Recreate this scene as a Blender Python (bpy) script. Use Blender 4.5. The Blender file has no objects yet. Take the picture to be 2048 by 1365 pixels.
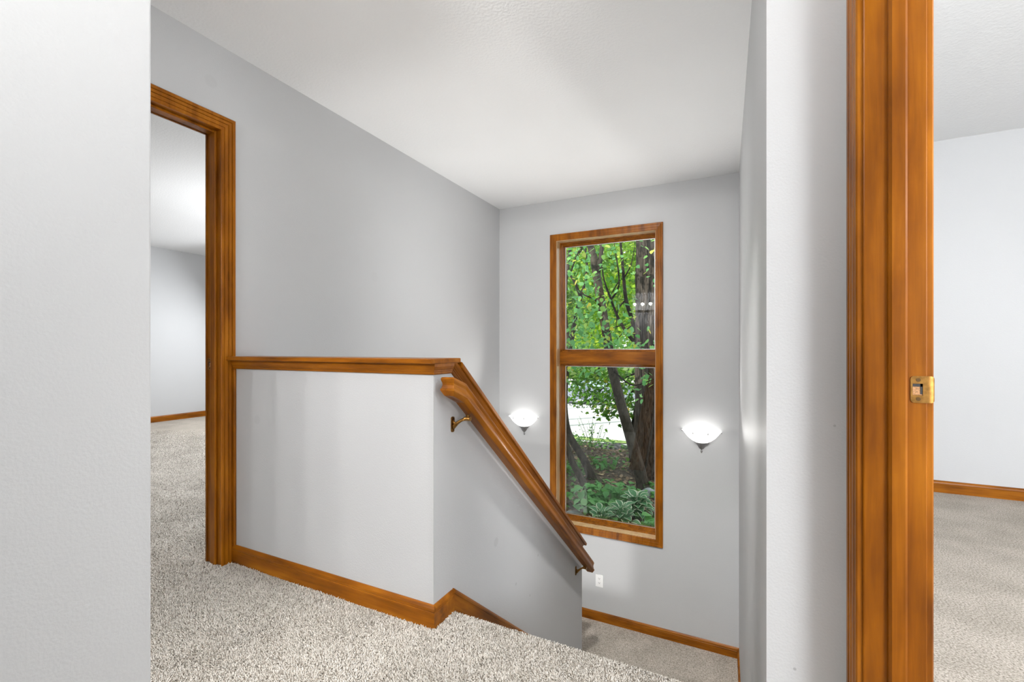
import bpy, bmesh, math, random
import numpy as np
from mathutils import Vector, Matrix
from mathutils import noise as mnoise

random.seed(7)
rng = np.random.default_rng(7)
scene = bpy.context.scene
COL = scene.collection
PI = math.pi

# ------------------------------------------------------------------ camera, sky, sun, lamps, exposure
EYE = 1.016
cd = bpy.data.cameras.new('camera')
cd.sensor_width = 36.0
cd.lens = 910.0 / 2048.0 * 36.0
cd.shift_y = 16.5 / 2048.0
cd.clip_start = 0.02
cam = bpy.data.objects.new('camera', cd)
COL.objects.link(cam)
cam.location = (0, 0, EYE)
cam.rotation_euler = (PI / 2, 0, math.radians(26.4))
scene.camera = cam

scene.view_settings.view_transform = 'Standard'
scene.view_settings.look = 'None'
scene.view_settings.gamma = 1.0
scene.view_settings.use_curve_mapping = False
scene.view_settings.exposure = 0.0

world = bpy.data.worlds.new('sky')
scene.world = world
world.use_nodes = True
wn = world.node_tree
wn.nodes.clear()
wo = wn.nodes.new('ShaderNodeOutputWorld')
bg = wn.nodes.new('ShaderNodeBackground')
bg.inputs['Color'].default_value = (0.86, 0.93, 1.0, 1)
bg.inputs['Strength'].default_value = 1.9
wn.links.new(bg.outputs[0], wo.inputs[0])


def lamp(name, kind, loc, energy, color=(1, 1, 1), rot=(0, 0, 0), size=0.3, size_y=None, angle=None, spread=None):
    d = bpy.data.lights.new(name, kind)
    d.energy = energy
    d.color = color
    if kind == 'AREA':
        d.shape = 'DISK' if size_y is None else 'RECTANGLE'
        d.size = size
        if size_y is not None:
            d.size_y = size_y
        if spread:
            d.spread = spread
    elif kind == 'POINT':
        d.shadow_soft_size = size
    elif kind == 'SPOT':
        d.shadow_soft_size = size
        d.spot_size = angle
        d.spot_blend = spread
    elif kind == 'SUN':
        d.angle = angle
    o = bpy.data.objects.new(name, d)
    COL.objects.link(o)
    o.location = loc
    o.rotation_euler = rot
    return o


WARM = (1.0, 0.985, 0.965)
COOL = (0.95, 0.97, 1.0)
SUN_EL = math.radians(40)
sun = lamp('sun', 'SUN', (0, -5, 12), 6.5, (1.0, 0.96, 0.88), angle=math.radians(0.6))
sd = Vector((0.42, math.cos(SUN_EL), -math.sin(SUN_EL)))     # light travels away from the house
sun.rotation_euler = sd.to_track_quat('-Z', 'Y').to_euler()
# added fill lights without fixtures for hall, stairs, bedrooms and lower hall
lamp('hall_fill', 'POINT', (-0.52, -0.22, 2.0), 23, WARM, size=0.14)  # added fill, mainly for the near wall
lamp('stair_fill', 'POINT', (-0.15, 0.55, 2.2), 7, WARM, size=0.14)  # added fill over the stair head, no fixture there
lamp('hall_ceiling_fill', 'AREA', (-0.55, 0.25, 1.75), 7, WARM, (PI, 0, 0), size=0.35)  # added upward fill, stands in for light bounced off the ceiling
lamp('landing_fill', 'SPOT', (-0.42, 1.0, 2.42), 430, WARM, Vector((-0.10, 2.75, -3.75)).to_track_quat('-Z', 'Y').to_euler(), size=0.05, angle=math.radians(47), spread=0.85)  # added spot fill that lifts the half landing
lamp('window_wall_fill', 'SPOT', (-0.75, 0.95, 2.42), 150, WARM, Vector((-0.45, 3.2, -1.5)).to_track_quat('-Z', 'Y').to_euler(), size=0.05, angle=math.radians(84), spread=1.0)  # added spot fill aimed at the window wall
lamp('hall_floor_fill', 'SPOT', (-0.42, 0.80, 2.42), 100, WARM, (0.0, 0.0, 0.0), size=0.05, angle=math.radians(62), spread=0.9)  # added spot fill for the hall carpet
lamp('lower_hall_fill', 'POINT', (-1.62, 1.28, -2.0), 110, WARM, size=0.15)  # added unseen fill, lights the stair ceiling from below
lamp('left_bedroom_fill', 'POINT', (-4.2, 3.1, 1.3), 72, COOL, size=0.18)  # added fill in mid-room, no lamp stands there
lamp('left_bedroom_floor_fill', 'SPOT', (-3.2, 1.34, 2.42), 110, COOL, (0.0, 0.0, 0.0), size=0.06, angle=math.radians(86), spread=0.9)  # added spot fill for the carpet inside the left door
lamp('right_bedroom_fill', 'POINT', (2.0, 1.02, 1.8), 98, COOL, size=0.18)  # added fill for this bedroom, also spills through its door
# added area fills standing in for daylight, the bedroom walls have no windows
lamp('left_bedroom_daylight_fill', 'AREA', (-5.9, 4.45, 1.45), 60, COOL, (-PI / 2 + 0.6, 0, 0), 1.3, 1.3)  # added fill for assumed daylight on the far wall and carpet
lamp('right_bedroom_daylight_fill', 'AREA', (2.8, -1.35, 1.45), 170, COOL, (PI / 2 - 0.6, 0, 0), 1.4, 1.2)  # added unseen fill that brightens this bedroom, no opening behind it

# ------------------------------------------------------------------ materials
MATS = {}


def new_mat(name):
    m = bpy.data.materials.new(name)
    m.use_nodes = True
    nt = m.node_tree
    nt.nodes.clear()
    out = nt.nodes.new('ShaderNodeOutputMaterial')
    MATS[name] = m
    return m, nt, out


def N(nt, t, **kw):
    n = nt.nodes.new(t)
    for k, v in kw.items():
        if k in n.inputs:
            n.inputs[k].default_value = v
        else:
            setattr(n, k, v)
    return n


def L(nt, a, b):
    nt.links.new(a, b)


def ramp(nt, stops):
    r = nt.nodes.new('ShaderNodeValToRGB')
    el = r.color_ramp.elements
    while len(el) < len(stops):
        el.new(0.5)
    for e, (p, c) in zip(el, stops):
        e.position = p
        e.color = (*c, 1)
    return r


def srgb(r, g, b):
    f = lambda c: (c / 12.92 if c <= 0.04045 else ((c + 0.055) / 1.055) ** 2.4)
    return (f(r / 255), f(g / 255), f(b / 255))


def paint(name, base, bump=0.12, scale=260, spots=(), rough=0.55, spec=0.35):
    m, nt, out = new_mat(name)
    p = N(nt, 'ShaderNodeBsdfPrincipled', Roughness=rough)
    p.inputs['Specular IOR Level'].default_value = spec
    geo = N(nt, 'ShaderNodeNewGeometry')
    n1 = N(nt, 'ShaderNodeTexNoise', Scale=1.3, Detail=2.0)
    L(nt, geo.outputs['Position'], n1.inputs['Vector'])
    d = tuple(c * 0.965 for c in base)
    r = ramp(nt, [(0.3, d), (0.7, base)])
    L(nt, n1.outputs[0], r.inputs[0])
    col = r.outputs[0]
    for (pos, rad, k) in spots:                      # touched-up dabs and scuffs in the paint
        dist = N(nt, 'ShaderNodeVectorMath', operation='DISTANCE')
        dist.inputs[1].default_value = pos
        L(nt, geo.outputs['Position'], dist.inputs[0])
        mr = N(nt, 'ShaderNodeMapRange', interpolation_type='SMOOTHSTEP')
        mr.inputs['From Min'].default_value = rad * 0.75
        mr.inputs['From Max'].default_value = rad * 1.1
        mr.inputs['To Min'].default_value = 1.0
        mr.inputs['To Max'].default_value = 0.0
        L(nt, dist.outputs['Value'], mr.inputs['Value'])
        mx = N(nt, 'ShaderNodeMix', data_type='RGBA')
        L(nt, mr.outputs[0], mx.inputs[0])
        L(nt, col, mx.inputs[6])
        mx.inputs[7].default_value = (base[0] * k, base[1] * k, base[2] * k, 1)
        col = mx.outputs[2]
    L(nt, col, p.inputs['Base Color'])
    n2 = N(nt, 'ShaderNodeTexNoise', Scale=scale, Detail=3.0)
    L(nt, geo.outputs['Position'], n2.inputs['Vector'])
    b = N(nt, 'ShaderNodeBump', Strength=bump, Distance=0.004)
    L(nt, n2.outputs[0], b.inputs['Height'])
    L(nt, b.outputs[0], p.inputs['Normal'])
    L(nt, p.outputs[0], out.inputs[0])
    return m


GREY = (0.560, 0.568, 0.575)
M_wall = paint('grey_wall_paint', GREY, 0.16, 170)
M_wall_left = paint('grey_wall_paint_touched_up', GREY, 0.16, 170, spots=[
    ((-2.172, 2.31, 1.50), 0.035, 0.955), ((-2.172, 1.26, 2.25), 0.03, 0.96), ((-2.172, 3.35, 1.62), 0.035, 0.965)])
M_wall_mid = paint('grey_wall_paint_scuffed', GREY, 0.16, 170, spots=[
    ((-0.995, 1.84, 0.13), 0.022, 0.90), ((-1.99, 1.36, 0.69), 0.022, 0.93), ((-0.995, 2.05, -0.16), 0.008, 0.8),
    ((-0.995, 2.33, -0.13), 0.007, 0.75), ((-0.995, 2.22, -0.30), 0.006, 0.75)])
M_wall_end = paint('grey_wall_paint_marked', GREY, 0.16, 170, spots=[
    ((0.214, 1.36, 0.827), 0.0032, 0.75), ((0.13, 1.36, 0.20), 0.004, 0.7)])
M_ceil = paint('white_ceiling_texture', (0.79, 0.80, 0.805), 0.45, 75, rough=0.8, spec=0.1)


def wood(name, axis, dark=(0.11, 0.030, 0.0018), mid=(0.27, 0.084, 0.0036), light=(0.42, 0.148, 0.009), rot=0.0, rough=0.34):
    m, nt, out = new_mat(name)
    p = N(nt, 'ShaderNodeBsdfPrincipled', Roughness=rough)
    p.inputs['Specular IOR Level'].default_value = 0.16
    p.inputs['Coat Weight'].default_value = 0.07
    p.inputs['Coat Roughness'].default_value = 0.16
    geo = N(nt, 'ShaderNodeNewGeometry')
    src = geo.outputs['Position']
    if rot:
        vr = N(nt, 'ShaderNodeVectorRotate', rotation_type='X_AXIS')
        vr.inputs['Angle'].default_value = rot
        L(nt, src, vr.inputs['Vector'])
        src = vr.outputs[0]
    mp = N(nt, 'ShaderNodeMapping')
    s = [42.0, 42.0, 42.0]
    s[axis] = 2.2
    mp.inputs['Scale'].default_value = s
    L(nt, src, mp.inputs['Vector'])
    n1 = N(nt, 'ShaderNodeTexNoise', Scale=1.0, Detail=5.0, Roughness=0.62)
    n1.inputs['Distortion'].default_value = 0.6
    L(nt, mp.outputs[0], n1.inputs['Vector'])
    mp2 = N(nt, 'ShaderNodeMapping')
    s2 = [13.0, 13.0, 13.0]
    s2[axis] = 3.6
    mp2.inputs['Scale'].default_value = s2
    L(nt, src, mp2.inputs['Vector'])
    n2 = N(nt, 'ShaderNodeTexNoise', Scale=1.0, Detail=3.0)
    L(nt, mp2.outputs[0], n2.inputs['Vector'])
    mx = N(nt, 'ShaderNodeMix', data_type='FLOAT')
    mx.inputs[0].default_value = 0.58
    L(nt, n1.outputs[0], mx.inputs[2])
    L(nt, n2.outputs[0], mx.inputs[3])
    r = ramp(nt, [(0.32, dark), (0.5, mid), (0.68, light)])
    L(nt, mx.outputs[0], r.inputs[0])
    L(nt, r.outputs[0], p.inputs['Base Color'])
    mp3 = N(nt, 'ShaderNodeMapping')
    s3 = [420.0, 420.0, 420.0]
    s3[axis] = 12.0
    mp3.inputs['Scale'].default_value = s3
    L(nt, src, mp3.inputs['Vector'])
    n3 = N(nt, 'ShaderNodeTexNoise', Scale=1.0, Detail=2.0)
    L(nt, mp3.outputs[0], n3.inputs['Vector'])
    b = N(nt, 'ShaderNodeBump', Strength=0.10, Distance=0.001)
    L(nt, n3.outputs[0], b.inputs['Height'])
    L(nt, b.outputs[0], p.inputs['Normal'])
    L(nt, p.outputs[0], out.inputs[0])
    return m


SLOPE = 0.815
W_x = wood('stained_maple_across', 0)
W_y = wood('stained_maple_deep', 1)
W_z = wood('stained_maple_upright', 2)
W_s = wood('stained_maple_sloping', 1, rot=math.atan(SLOPE))
DK = dict(dark=(0.10, 0.03, 0.004), mid=(0.22, 0.068, 0.007), light=(0.33, 0.115, 0.014))
W_jamb = wood('stained_maple_jamb', 2, dark=(0.12, 0.032, 0.0010), mid=(0.225, 0.066, 0.0016), light=(0.35, 0.115, 0.0045))


def simple(name, col, rough=0.5, metal=0.0, spec=0.5, noise_amt=0.0, nscale=40, bump=0.0):
    m, nt, out = new_mat(name)
    p = N(nt, 'ShaderNodeBsdfPrincipled', Roughness=rough, Metallic=metal)
    p.inputs['Specular IOR Level'].default_value = spec
    p.inputs['Base Color'].default_value = (*col, 1)
    if noise_amt or bump:
        geo = N(nt, 'ShaderNodeNewGeometry')
        n = N(nt, 'ShaderNodeTexNoise', Scale=nscale, Detail=4.0)
        L(nt, geo.outputs['Position'], n.inputs['Vector'])
        if noise_amt:
            r = ramp(nt, [(0.3, tuple(c * (1 - noise_amt) for c in col)), (0.7, tuple(min(1, c * (1 + noise_amt)) for c in col))])
            L(nt, n.outputs[0], r.inputs[0])
            L(nt, r.outputs[0], p.inputs['Base Color'])
        if bump:
            b = N(nt, 'ShaderNodeBump', Strength=bump, Distance=0.01)
            L(nt, n.outputs[0], b.inputs['Height'])
            L(nt, b.outputs[0], p.inputs['Normal'])
    L(nt, p.outputs[0], out.inputs[0])
    return m


M_brass = simple('antique_brass', (0.30, 0.155, 0.042), 0.36, 1.0, noise_amt=0.25, nscale=120)
M_screw = simple('dark_brass_screw', (0.12, 0.07, 0.03), 0.45, 1.0)
M_pewter = simple('brushed_pewter', (0.30, 0.30, 0.30), 0.35, 1.0, noise_amt=0.1, nscale=90)
M_white = simple('white_plastic', (0.80, 0.80, 0.79), 0.35)
M_slot = simple('dark_slot', (0.03, 0.03, 0.03), 0.6)
M_nick = simple('raw_cut_wood', (0.45, 0.24, 0.11), 0.8, noise_amt=0.5, nscale=300)
M_spacer = simple('aluminium_spacer', (0.55, 0.56, 0.57), 0.4, 0.6)
M_plain = simple('plain_plaster', (0.6, 0.6, 0.6), 0.8)
M_roof = simple('roof_shingle', (0.10, 0.095, 0.09), 0.9, noise_amt=0.3)
M_siding = simple('house_siding', (0.45, 0.42, 0.38), 0.7)
M_bounce_cut = simple('bounce_cut_dark', (0.10, 0.10, 0.11), 0.7)  # for the unseen rear wall, darkened to cut bounced vanity light
M_nickel = simple('satin_nickel', (0.40, 0.40, 0.40), 0.5)
M_chrome = simple('chrome', (0.8, 0.8, 0.8), 0.12, 1.0)


def carpet_mat(name, use_attr):
    m, nt, out = new_mat(name)
    p = N(nt, 'ShaderNodeBsdfPrincipled', Roughness=0.95)
    p.inputs['Specular IOR Level'].default_value = 0.05
    geo = N(nt, 'ShaderNodeNewGeometry')
    stops = [(0.0, (0.30, 0.26, 0.21)), (0.12, (0.58, 0.53, 0.46)), (0.4, (0.83, 0.775, 0.70)), (1.0, (0.93, 0.885, 0.82))]
    if use_attr:
        a = N(nt, 'ShaderNodeAttribute', attribute_name='tint')
        r = ramp(nt, stops)
        L(nt, a.outputs['Fac'], r.inputs[0])
        L(nt, r.outputs[0], p.inputs['Base Color'])
    else:
        n = N(nt, 'ShaderNodeTexNoise', Scale=150.0, Detail=3.0, Roughness=0.7)
        L(nt, geo.outputs['Position'], n.inputs['Vector'])
        r = ramp(nt, [(0.30, (0.17, 0.145, 0.115)), (0.46, (0.43, 0.385, 0.325)), (0.62, (0.66, 0.60, 0.535))])
        L(nt, n.outputs[0], r.inputs[0])
        n2 = N(nt, 'ShaderNodeTexNoise', Scale=5.0, Detail=3.0)
        L(nt, geo.outputs['Position'], n2.inputs['Vector'])
        r2 = ramp(nt, [(0.35, (0.84, 0.84, 0.83)), (0.6, (1, 1, 1))])
        L(nt, n2.outputs[0], r2.inputs[0])
        mx = N(nt, 'ShaderNodeMix', data_type='RGBA', blend_type='MULTIPLY')
        mx.inputs[0].default_value = 1.0
        L(nt, r.outputs[0], mx.inputs[6])
        L(nt, r2.outputs[0], mx.inputs[7])
        L(nt, mx.outputs[2], p.inputs['Base Color'])
        b = N(nt, 'ShaderNodeBump', Strength=0.8, Distance=0.006)
        L(nt, n.outputs[0], b.inputs['Height'])
        L(nt, b.outputs[0], p.inputs['Normal'])
    L(nt, p.outputs[0], out.inputs[0])
    return m


M_carpet = carpet_mat('beige_carpet', False)
M_pile = carpet_mat('beige_carpet_pile', True)


def glass_mat():
    m, nt, out = new_mat('window_glass')
    t = N(nt, 'ShaderNodeBsdfTransparent')
    t.inputs['Color'].default_value = (0.97, 0.985, 0.975, 1)
    g = N(nt, 'ShaderNodeBsdfGlossy', Roughness=0.0)
    f = N(nt, 'ShaderNodeFresnel', IOR=1.5)
    mx = N(nt, 'ShaderNodeMixShader')
    L(nt, f.outputs[0], mx.inputs[0])
    L(nt, t.outputs[0], mx.inputs[1])
    L(nt, g.outputs[0], mx.inputs[2])
    L(nt, mx.outputs[0], out.inputs[0])
    return m


M_glass = glass_mat()


def emit(name, col, strength, mixd=0.0):
    m, nt, out = new_mat(name)
    e = N(nt, 'ShaderNodeEmission', Strength=strength)
    e.inputs['Color'].default_value = (*col, 1)
    if mixd:
        d = N(nt, 'ShaderNodeBsdfPrincipled', Roughness=0.3)
        d.inputs['Base Color'].default_value = (0.9, 0.9, 0.9, 1)
        a = N(nt, 'ShaderNodeAddShader')
        L(nt, e.outputs[0], a.inputs[0])
        L(nt, d.outputs[0], a.inputs[1])
        L(nt, a.outputs[0], out.inputs[0])
    else:
        L(nt, e.outputs[0], out.inputs[0])
    return m


M_bowl = emit('lit_alabaster_glass', (1.0, 0.985, 0.96), 1.8, 1)
M_bulb = emit('lit_frosted_bulb', (1.0, 0.985, 0.97), 45.0)


def leaf_mat(name, stops, attr=True, trans=0.45, rough=0.5):
    m, nt, out = new_mat(name)
    if attr:
        a = N(nt, 'ShaderNodeAttribute', attribute_name='tint')
        fac = a.outputs['Fac']
    else:
        a = N(nt, 'ShaderNodeObjectInfo')
        fac = a.outputs['Random']
    r = ramp(nt, stops)
    L(nt, fac, r.inputs[0])
    p = N(nt, 'ShaderNodeBsdfPrincipled', Roughness=rough)
    p.inputs['Specular IOR Level'].default_value = 0.35
    L(nt, r.outputs[0], p.inputs['Base Color'])
    t = N(nt, 'ShaderNodeBsdfTranslucent')
    hs = N(nt, 'ShaderNodeHueSaturation', Saturation=1.1, Value=1.5)
    L(nt, r.outputs[0], hs.inputs['Color'])
    L(nt, hs.outputs[0], t.inputs['Color'])
    mx = N(nt, 'ShaderNodeMixShader')
    mx.inputs[0].default_value = trans
    L(nt, p.outputs[0], mx.inputs[1])
    L(nt, t.outputs[0], mx.inputs[2])
    L(nt, mx.outputs[0], out.inputs[0])
    return m


M_leaf_near = leaf_mat('near_tree_leaf', [(0.0, (0.12, 0.32, 0.11)), (0.5, (0.22, 0.48, 0.19)), (0.85, (0.32, 0.56, 0.16)), (0.98, (0.60, 0.52, 0.10))], attr=False)
M_leaf_near2 = leaf_mat('near_tree_leaf_mass', [(0.0, (0.10, 0.29, 0.09)), (0.5, (0.20, 0.46, 0.17)), (0.88, (0.32, 0.56, 0.15)), (0.985, (0.60, 0.52, 0.10))])
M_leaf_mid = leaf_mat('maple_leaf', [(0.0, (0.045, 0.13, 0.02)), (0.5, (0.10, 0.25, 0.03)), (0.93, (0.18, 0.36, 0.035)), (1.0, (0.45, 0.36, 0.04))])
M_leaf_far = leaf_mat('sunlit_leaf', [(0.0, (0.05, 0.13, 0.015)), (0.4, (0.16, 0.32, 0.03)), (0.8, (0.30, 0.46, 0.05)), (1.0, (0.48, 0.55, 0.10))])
M_herb = leaf_mat('broad_herb_leaf', [(0.0, (0.09, 0.27, 0.08)), (1.0, (0.18, 0.42, 0.13))], attr=False, trans=0.3)
M_ivy = leaf_mat('ground_cover_leaf', [(0.0, (0.05, 0.13, 0.03)), (0.7, (0.11, 0.25, 0.06)), (1.0, (0.20, 0.33, 0.07))], trans=0.3)
M_litter = leaf_mat('dry_leaf', [(0.0, (0.10, 0.065, 0.04)), (0.6, (0.24, 0.16, 0.10)), (1.0, (0.40, 0.28, 0.18))], trans=0.15)
M_fallen = leaf_mat('fallen_leaf_dry', [(0.0, (0.30, 0.20, 0.11)), (1.0, (0.62, 0.45, 0.28))], attr=False, trans=0.15)
M_hosta = leaf_mat('hosta_green', [(0.0, (0.06, 0.19, 0.075)), (1.0, (0.10, 0.27, 0.11))], attr=False, trans=0.25)
M_hosta_w = leaf_mat('hosta_cream_margin', [(0.0, (0.60, 0.66, 0.48)), (1.0, (0.72, 0.74, 0.58))], attr=False, trans=0.25)


def bark(name, dark, light, sc=(16, 16, 2.2), bump=0.6, dist=0.04):
    m, nt, out = new_mat(name)
    p = N(nt, 'ShaderNodeBsdfPrincipled', Roughness=0.9)
    p.inputs['Specular IOR Level'].default_value = 0.15
    geo = N(nt, 'ShaderNodeNewGeometry')
    mp = N(nt, 'ShaderNodeMapping')
    mp.inputs['Scale'].default_value = sc
    L(nt, geo.outputs['Position'], mp.inputs['Vector'])
    n = N(nt, 'ShaderNodeTexNoise', Scale=1.6, Detail=6.0, Roughness=0.65)
    n.inputs['Distortion'].default_value = 0.8
    L(nt, mp.outputs[0], n.inputs['Vector'])
    r = ramp(nt, [(0.36, dark), (0.62, light)])
    L(nt, n.outputs[0], r.inputs[0])
    L(nt, r.outputs[0], p.inputs['Base Color'])
    b = N(nt, 'ShaderNodeBump', Strength=bump, Distance=dist)
    L(nt, n.outputs[0], b.inputs['Height'])
    L(nt, b.outputs[0], p.inputs['Normal'])
    L(nt, p.outputs[0], out.inputs[0])
    return m


M_bark_big = bark('furrowed_bark', (0.020, 0.015, 0.011), (0.155, 0.125, 0.10), (30, 30, 2.4), 1.0, 0.06)
M_bark = bark('smooth_grey_bark', (0.032, 0.026, 0.020), (0.092, 0.078, 0.062), (10, 10, 4), 0.4, 0.02)
M_bark_dark = bark('dark_branch_bark', (0.014, 0.011, 0.009), (0.042, 0.034, 0.028), (12, 12, 5), 0.4, 0.02)


def soil_mat():
    m, nt, out = new_mat('leaf_litter_soil')
    p = N(nt, 'ShaderNodeBsdfPrincipled', Roughness=0.95)
    geo = N(nt, 'ShaderNodeNewGeometry')
    n = N(nt, 'ShaderNodeTexNoise', Scale=22.0, Detail=6.0, Roughness=0.75)
    L(nt, geo.outputs['Position'], n.inputs['Vector'])
    r = ramp(nt, [(0.3, (0.035, 0.026, 0.02)), (0.5, (0.12, 0.085, 0.062)), (0.68, (0.24, 0.18, 0.135))])
    L(nt, n.outputs[0], r.inputs[0])
    L(nt, r.outputs[0], p.inputs['Base Color'])
    b = N(nt, 'ShaderNodeBump', Strength=0.9, Distance=0.05)
    L(nt, n.outputs[0], b.inputs['Height'])
    L(nt, b.outputs[0], p.inputs['Normal'])
    L(nt, p.outputs[0], out.inputs[0])
    return m


M_soil = soil_mat()
M_drive = simple('pale_concrete_drive', (0.62, 0.61, 0.62), 0.85, noise_amt=0.06, nscale=3)
M_grass = simple('mown_grass', (0.24, 0.34, 0.08), 0.9, noise_amt=0.35, nscale=40, bump=0.5)
M_stone = simple('grey_garden_stone', (0.30, 0.31, 0.33), 0.85, noise_amt=0.25, nscale=14, bump=0.4)
M_car = simple('silver_grey_car_paint', (0.30, 0.33, 0.42), 0.25, 0.5)
M_carglass = simple('dark_car_glass', (0.35, 0.45, 0.55), 0.08, 0.0, spec=0.9)
M_tyre = simple('black_tyre', (0.015, 0.015, 0.017), 0.8)

# ------------------------------------------------------------------ mesh helpers


class MB:
    """collects shapes and links them as ONE mesh object"""

    def __init__(self):
        self.v, self.f, self.mi, self.tint = [], [], [], []

    def add(self, vs, fs, mi=0):
        o = len(self.v)
        self.v += [tuple(p) for p in vs]
        self.f += [tuple(i + o for i in q) for q in fs]
        self.mi += [mi] * len(fs)

    def box(self, x0, x1, y0, y1, z0, z1, mi=0):
        vs = [(x0, y0, z0), (x1, y0, z0), (x1, y1, z0), (x0, y1, z0), (x0, y0, z1), (x1, y0, z1), (x1, y1, z1), (x0, y1, z1)]
        self.add(vs, [(0, 3, 2, 1), (4, 5, 6, 7), (0, 1, 5, 4), (1, 2, 6, 5), (2, 3, 7, 6), (3, 0, 4, 7)], mi)

    def prism(self, poly, ax, a0, a1, mi=0):
        """polygon (2D, CCW) pushed along axis ax from a0 to a1"""
        n = len(poly)

        def put(p, a):
            if ax == 0:
                return (a, p[0], p[1])
            if ax == 1:
                return (p[0], a, p[1])
            return (p[0], p[1], a)
        vs = [put(p, a0) for p in poly] + [put(p, a1) for p in poly]
        fs = [tuple(range(n - 1, -1, -1)), tuple(range(n, 2 * n))]
        fs += [(i, (i + 1) % n, n + (i + 1) % n, n + i) for i in range(n)]
        self.add(vs, fs, mi)

    def sweep(self, path, n, prof, closed=False, mi=0):
        """profile (s along lateral, t along normal n) carried along a planar path with mitred corners"""
        P = [Vector(p) for p in path]
        n = Vector(n).normalized()
        k = len(P)
        segs = k if closed else k - 1
        lat = []
        for i in range(segs):
            T = (P[(i + 1) % k] - P[i]).normalized()
            lat.append(T.cross(n).normalized())
        rings = []
        for i in range(k):
            if closed:
                a, b = lat[i - 1], lat[i]
            else:
                a = lat[max(i - 1, 0)]
                b = lat[min(i, segs - 1)]
            m = (a + b) / (1 + a.dot(b))
            rings.append([P[i] + m * s + n * t for (s, t) in prof])
        q = len(prof)
        vs = [p for r in rings for p in r]
        fs = []
        for i in range(segs):
            j = (i + 1) % k
            for c in range(q):
                d = (c + 1) % q
                fs.append((i * q + c, i * q + d, j * q + d, j * q + c))
        if not closed:
            fs.append(tuple(range(q)))
            fs.append(tuple(range((k - 1) * q + q - 1, (k - 1) * q - 1, -1)))
        self.add(vs, fs, mi)

    def tube(self, pts, radii, seg=10, cap=True, wob=0.0, seed=0):
        P = [Vector(p) for p in pts]
        k = len(P)
        vs, fs = [], []
        ref = Vector((0, 0, 1))
        t0 = (P[1] - P[0]).normalized()
        if abs(t0.dot(ref)) > 0.9:
            ref = Vector((1, 0, 0))
        u = t0.cross(ref).normalized()
        for i in range(k):
            T = (P[min(i + 1, k - 1)] - P[max(i - 1, 0)]).normalized()
            u = (u - T * u.dot(T)).normalized()
            w = T.cross(u)
            for j in range(seg):
                a = 2 * PI * j / seg
                r = radii[i]
                if wob:
                    r *= 1 + wob * mnoise.noise(Vector((math.cos(a) * 1.7 + seed, math.sin(a) * 1.7, P[i].z * 1.3)))
                vs.append(P[i] + (u * math.cos(a) + w * math.sin(a)) * r)
        for i in range(k - 1):
            for j in range(seg):
                j2 = (j + 1) % seg
                fs.append((i * seg + j, i * seg + j2, (i + 1) * seg + j2, (i + 1) * seg + j))
        if cap:
            fs.append(tuple(range(seg - 1, -1, -1)))
            fs.append(tuple(range((k - 1) * seg, k * seg)))
        self.add(vs, fs)

    def lathe(self, prof, center, seg=32, a0=0.0, a1=2 * PI, sx=1.0, sy=1.0, mi=0):
        """(r, z) profile turned about the vertical axis at center"""
        full = abs(a1 - a0 - 2 * PI) < 1e-6
        m = seg if full else seg + 1
        cx, cy, cz = center
        vs = []
        for (r, z) in prof:
            for j in range(m):
                a = a0 + (a1 - a0) * j / seg
                vs.append((cx + r * math.cos(a) * sx, cy + r * math.sin(a) * sy, cz + z))
        fs = []
        for i in range(len(prof) - 1):
            for j in range(seg):
                j2 = (j + 1) % m
                fs.append((i * m + j, i * m + j2, (i + 1) * m + j2, (i + 1) * m + j))
        self.add(vs, fs, mi)

    def build(self, name, mats, parent=None, smooth=False, bevel=0.0, recalc=True, weld=False):
        me = bpy.data.meshes.new(name)
        me.from_pydata(self.v, [], self.f)
        if not isinstance(mats, (list, tuple)):
            mats = [mats]
        for m in mats:
            me.materials.append(m)
        me.polygons.foreach_set('material_index', self.mi)
        if recalc or weld:
            bm = bmesh.new()
            bm.from_mesh(me)
            if weld:
                bmesh.ops.remove_doubles(bm, verts=bm.verts, dist=1e-5)
            bmesh.ops.recalc_face_normals(bm, faces=bm.faces)
            bm.to_mesh(me)
            bm.free()
        if smooth:
            me.polygons.foreach_set('use_smooth', [True] * len(me.polygons))
        o = bpy.data.objects.new(name, me)
        COL.objects.link(o)
        if bevel:
            b = o.modifiers.new('bevel', 'BEVEL')
            b.width = bevel
            b.segments = 2
            b.limit_method = 'ANGLE'
        if smooth is True and False:
            pass
        if parent is not None:
            o.parent = parent
            o.matrix_parent_inverse = parent.matrix_world.inverted() if False else Matrix.Translation(-Vector(parent.location))
        return o


def tag(o, label=None, cat=None, group=None, kind=None):
    if label:
        o['label'] = label
    if cat:
        o['category'] = cat
    if group:
        o['group'] = group
    if kind:
        o['kind'] = kind
    return o


def empty(name, loc=(0, 0, 0)):
    o = bpy.data.objects.new(name, None)
    o.empty_display_size = 0.1
    COL.objects.link(o)
    o.location = loc
    return o


def struct(o, label=None):
    o['kind'] = 'structure'
    if label:
        o['label'] = label
    return o


def box_obj(name, mat, dims, label=None, parent=None, **kw):
    m = MB()
    m.box(*dims)
    o = m.build(name, mat, parent, **kw)
    if parent is None:
        struct(o, label)
    return o


# ------------------------------------------------------------------ the setting: upper floor shell
H = 2.44           # ceiling
XL = -2.172        # left wall face
XS = -0.995        # stair side of the low wall
YH = 1.36          # front of the low wall
YN = 1.483         # carpeted nosing at the head of the stairs
YB = 4.087         # window wall
ZL = -1.47         # half landing
ZG = -2.94         # lower floor
RISE, RUN = 1.47 / 8, (1.47 / 8) / SLOPE

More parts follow.
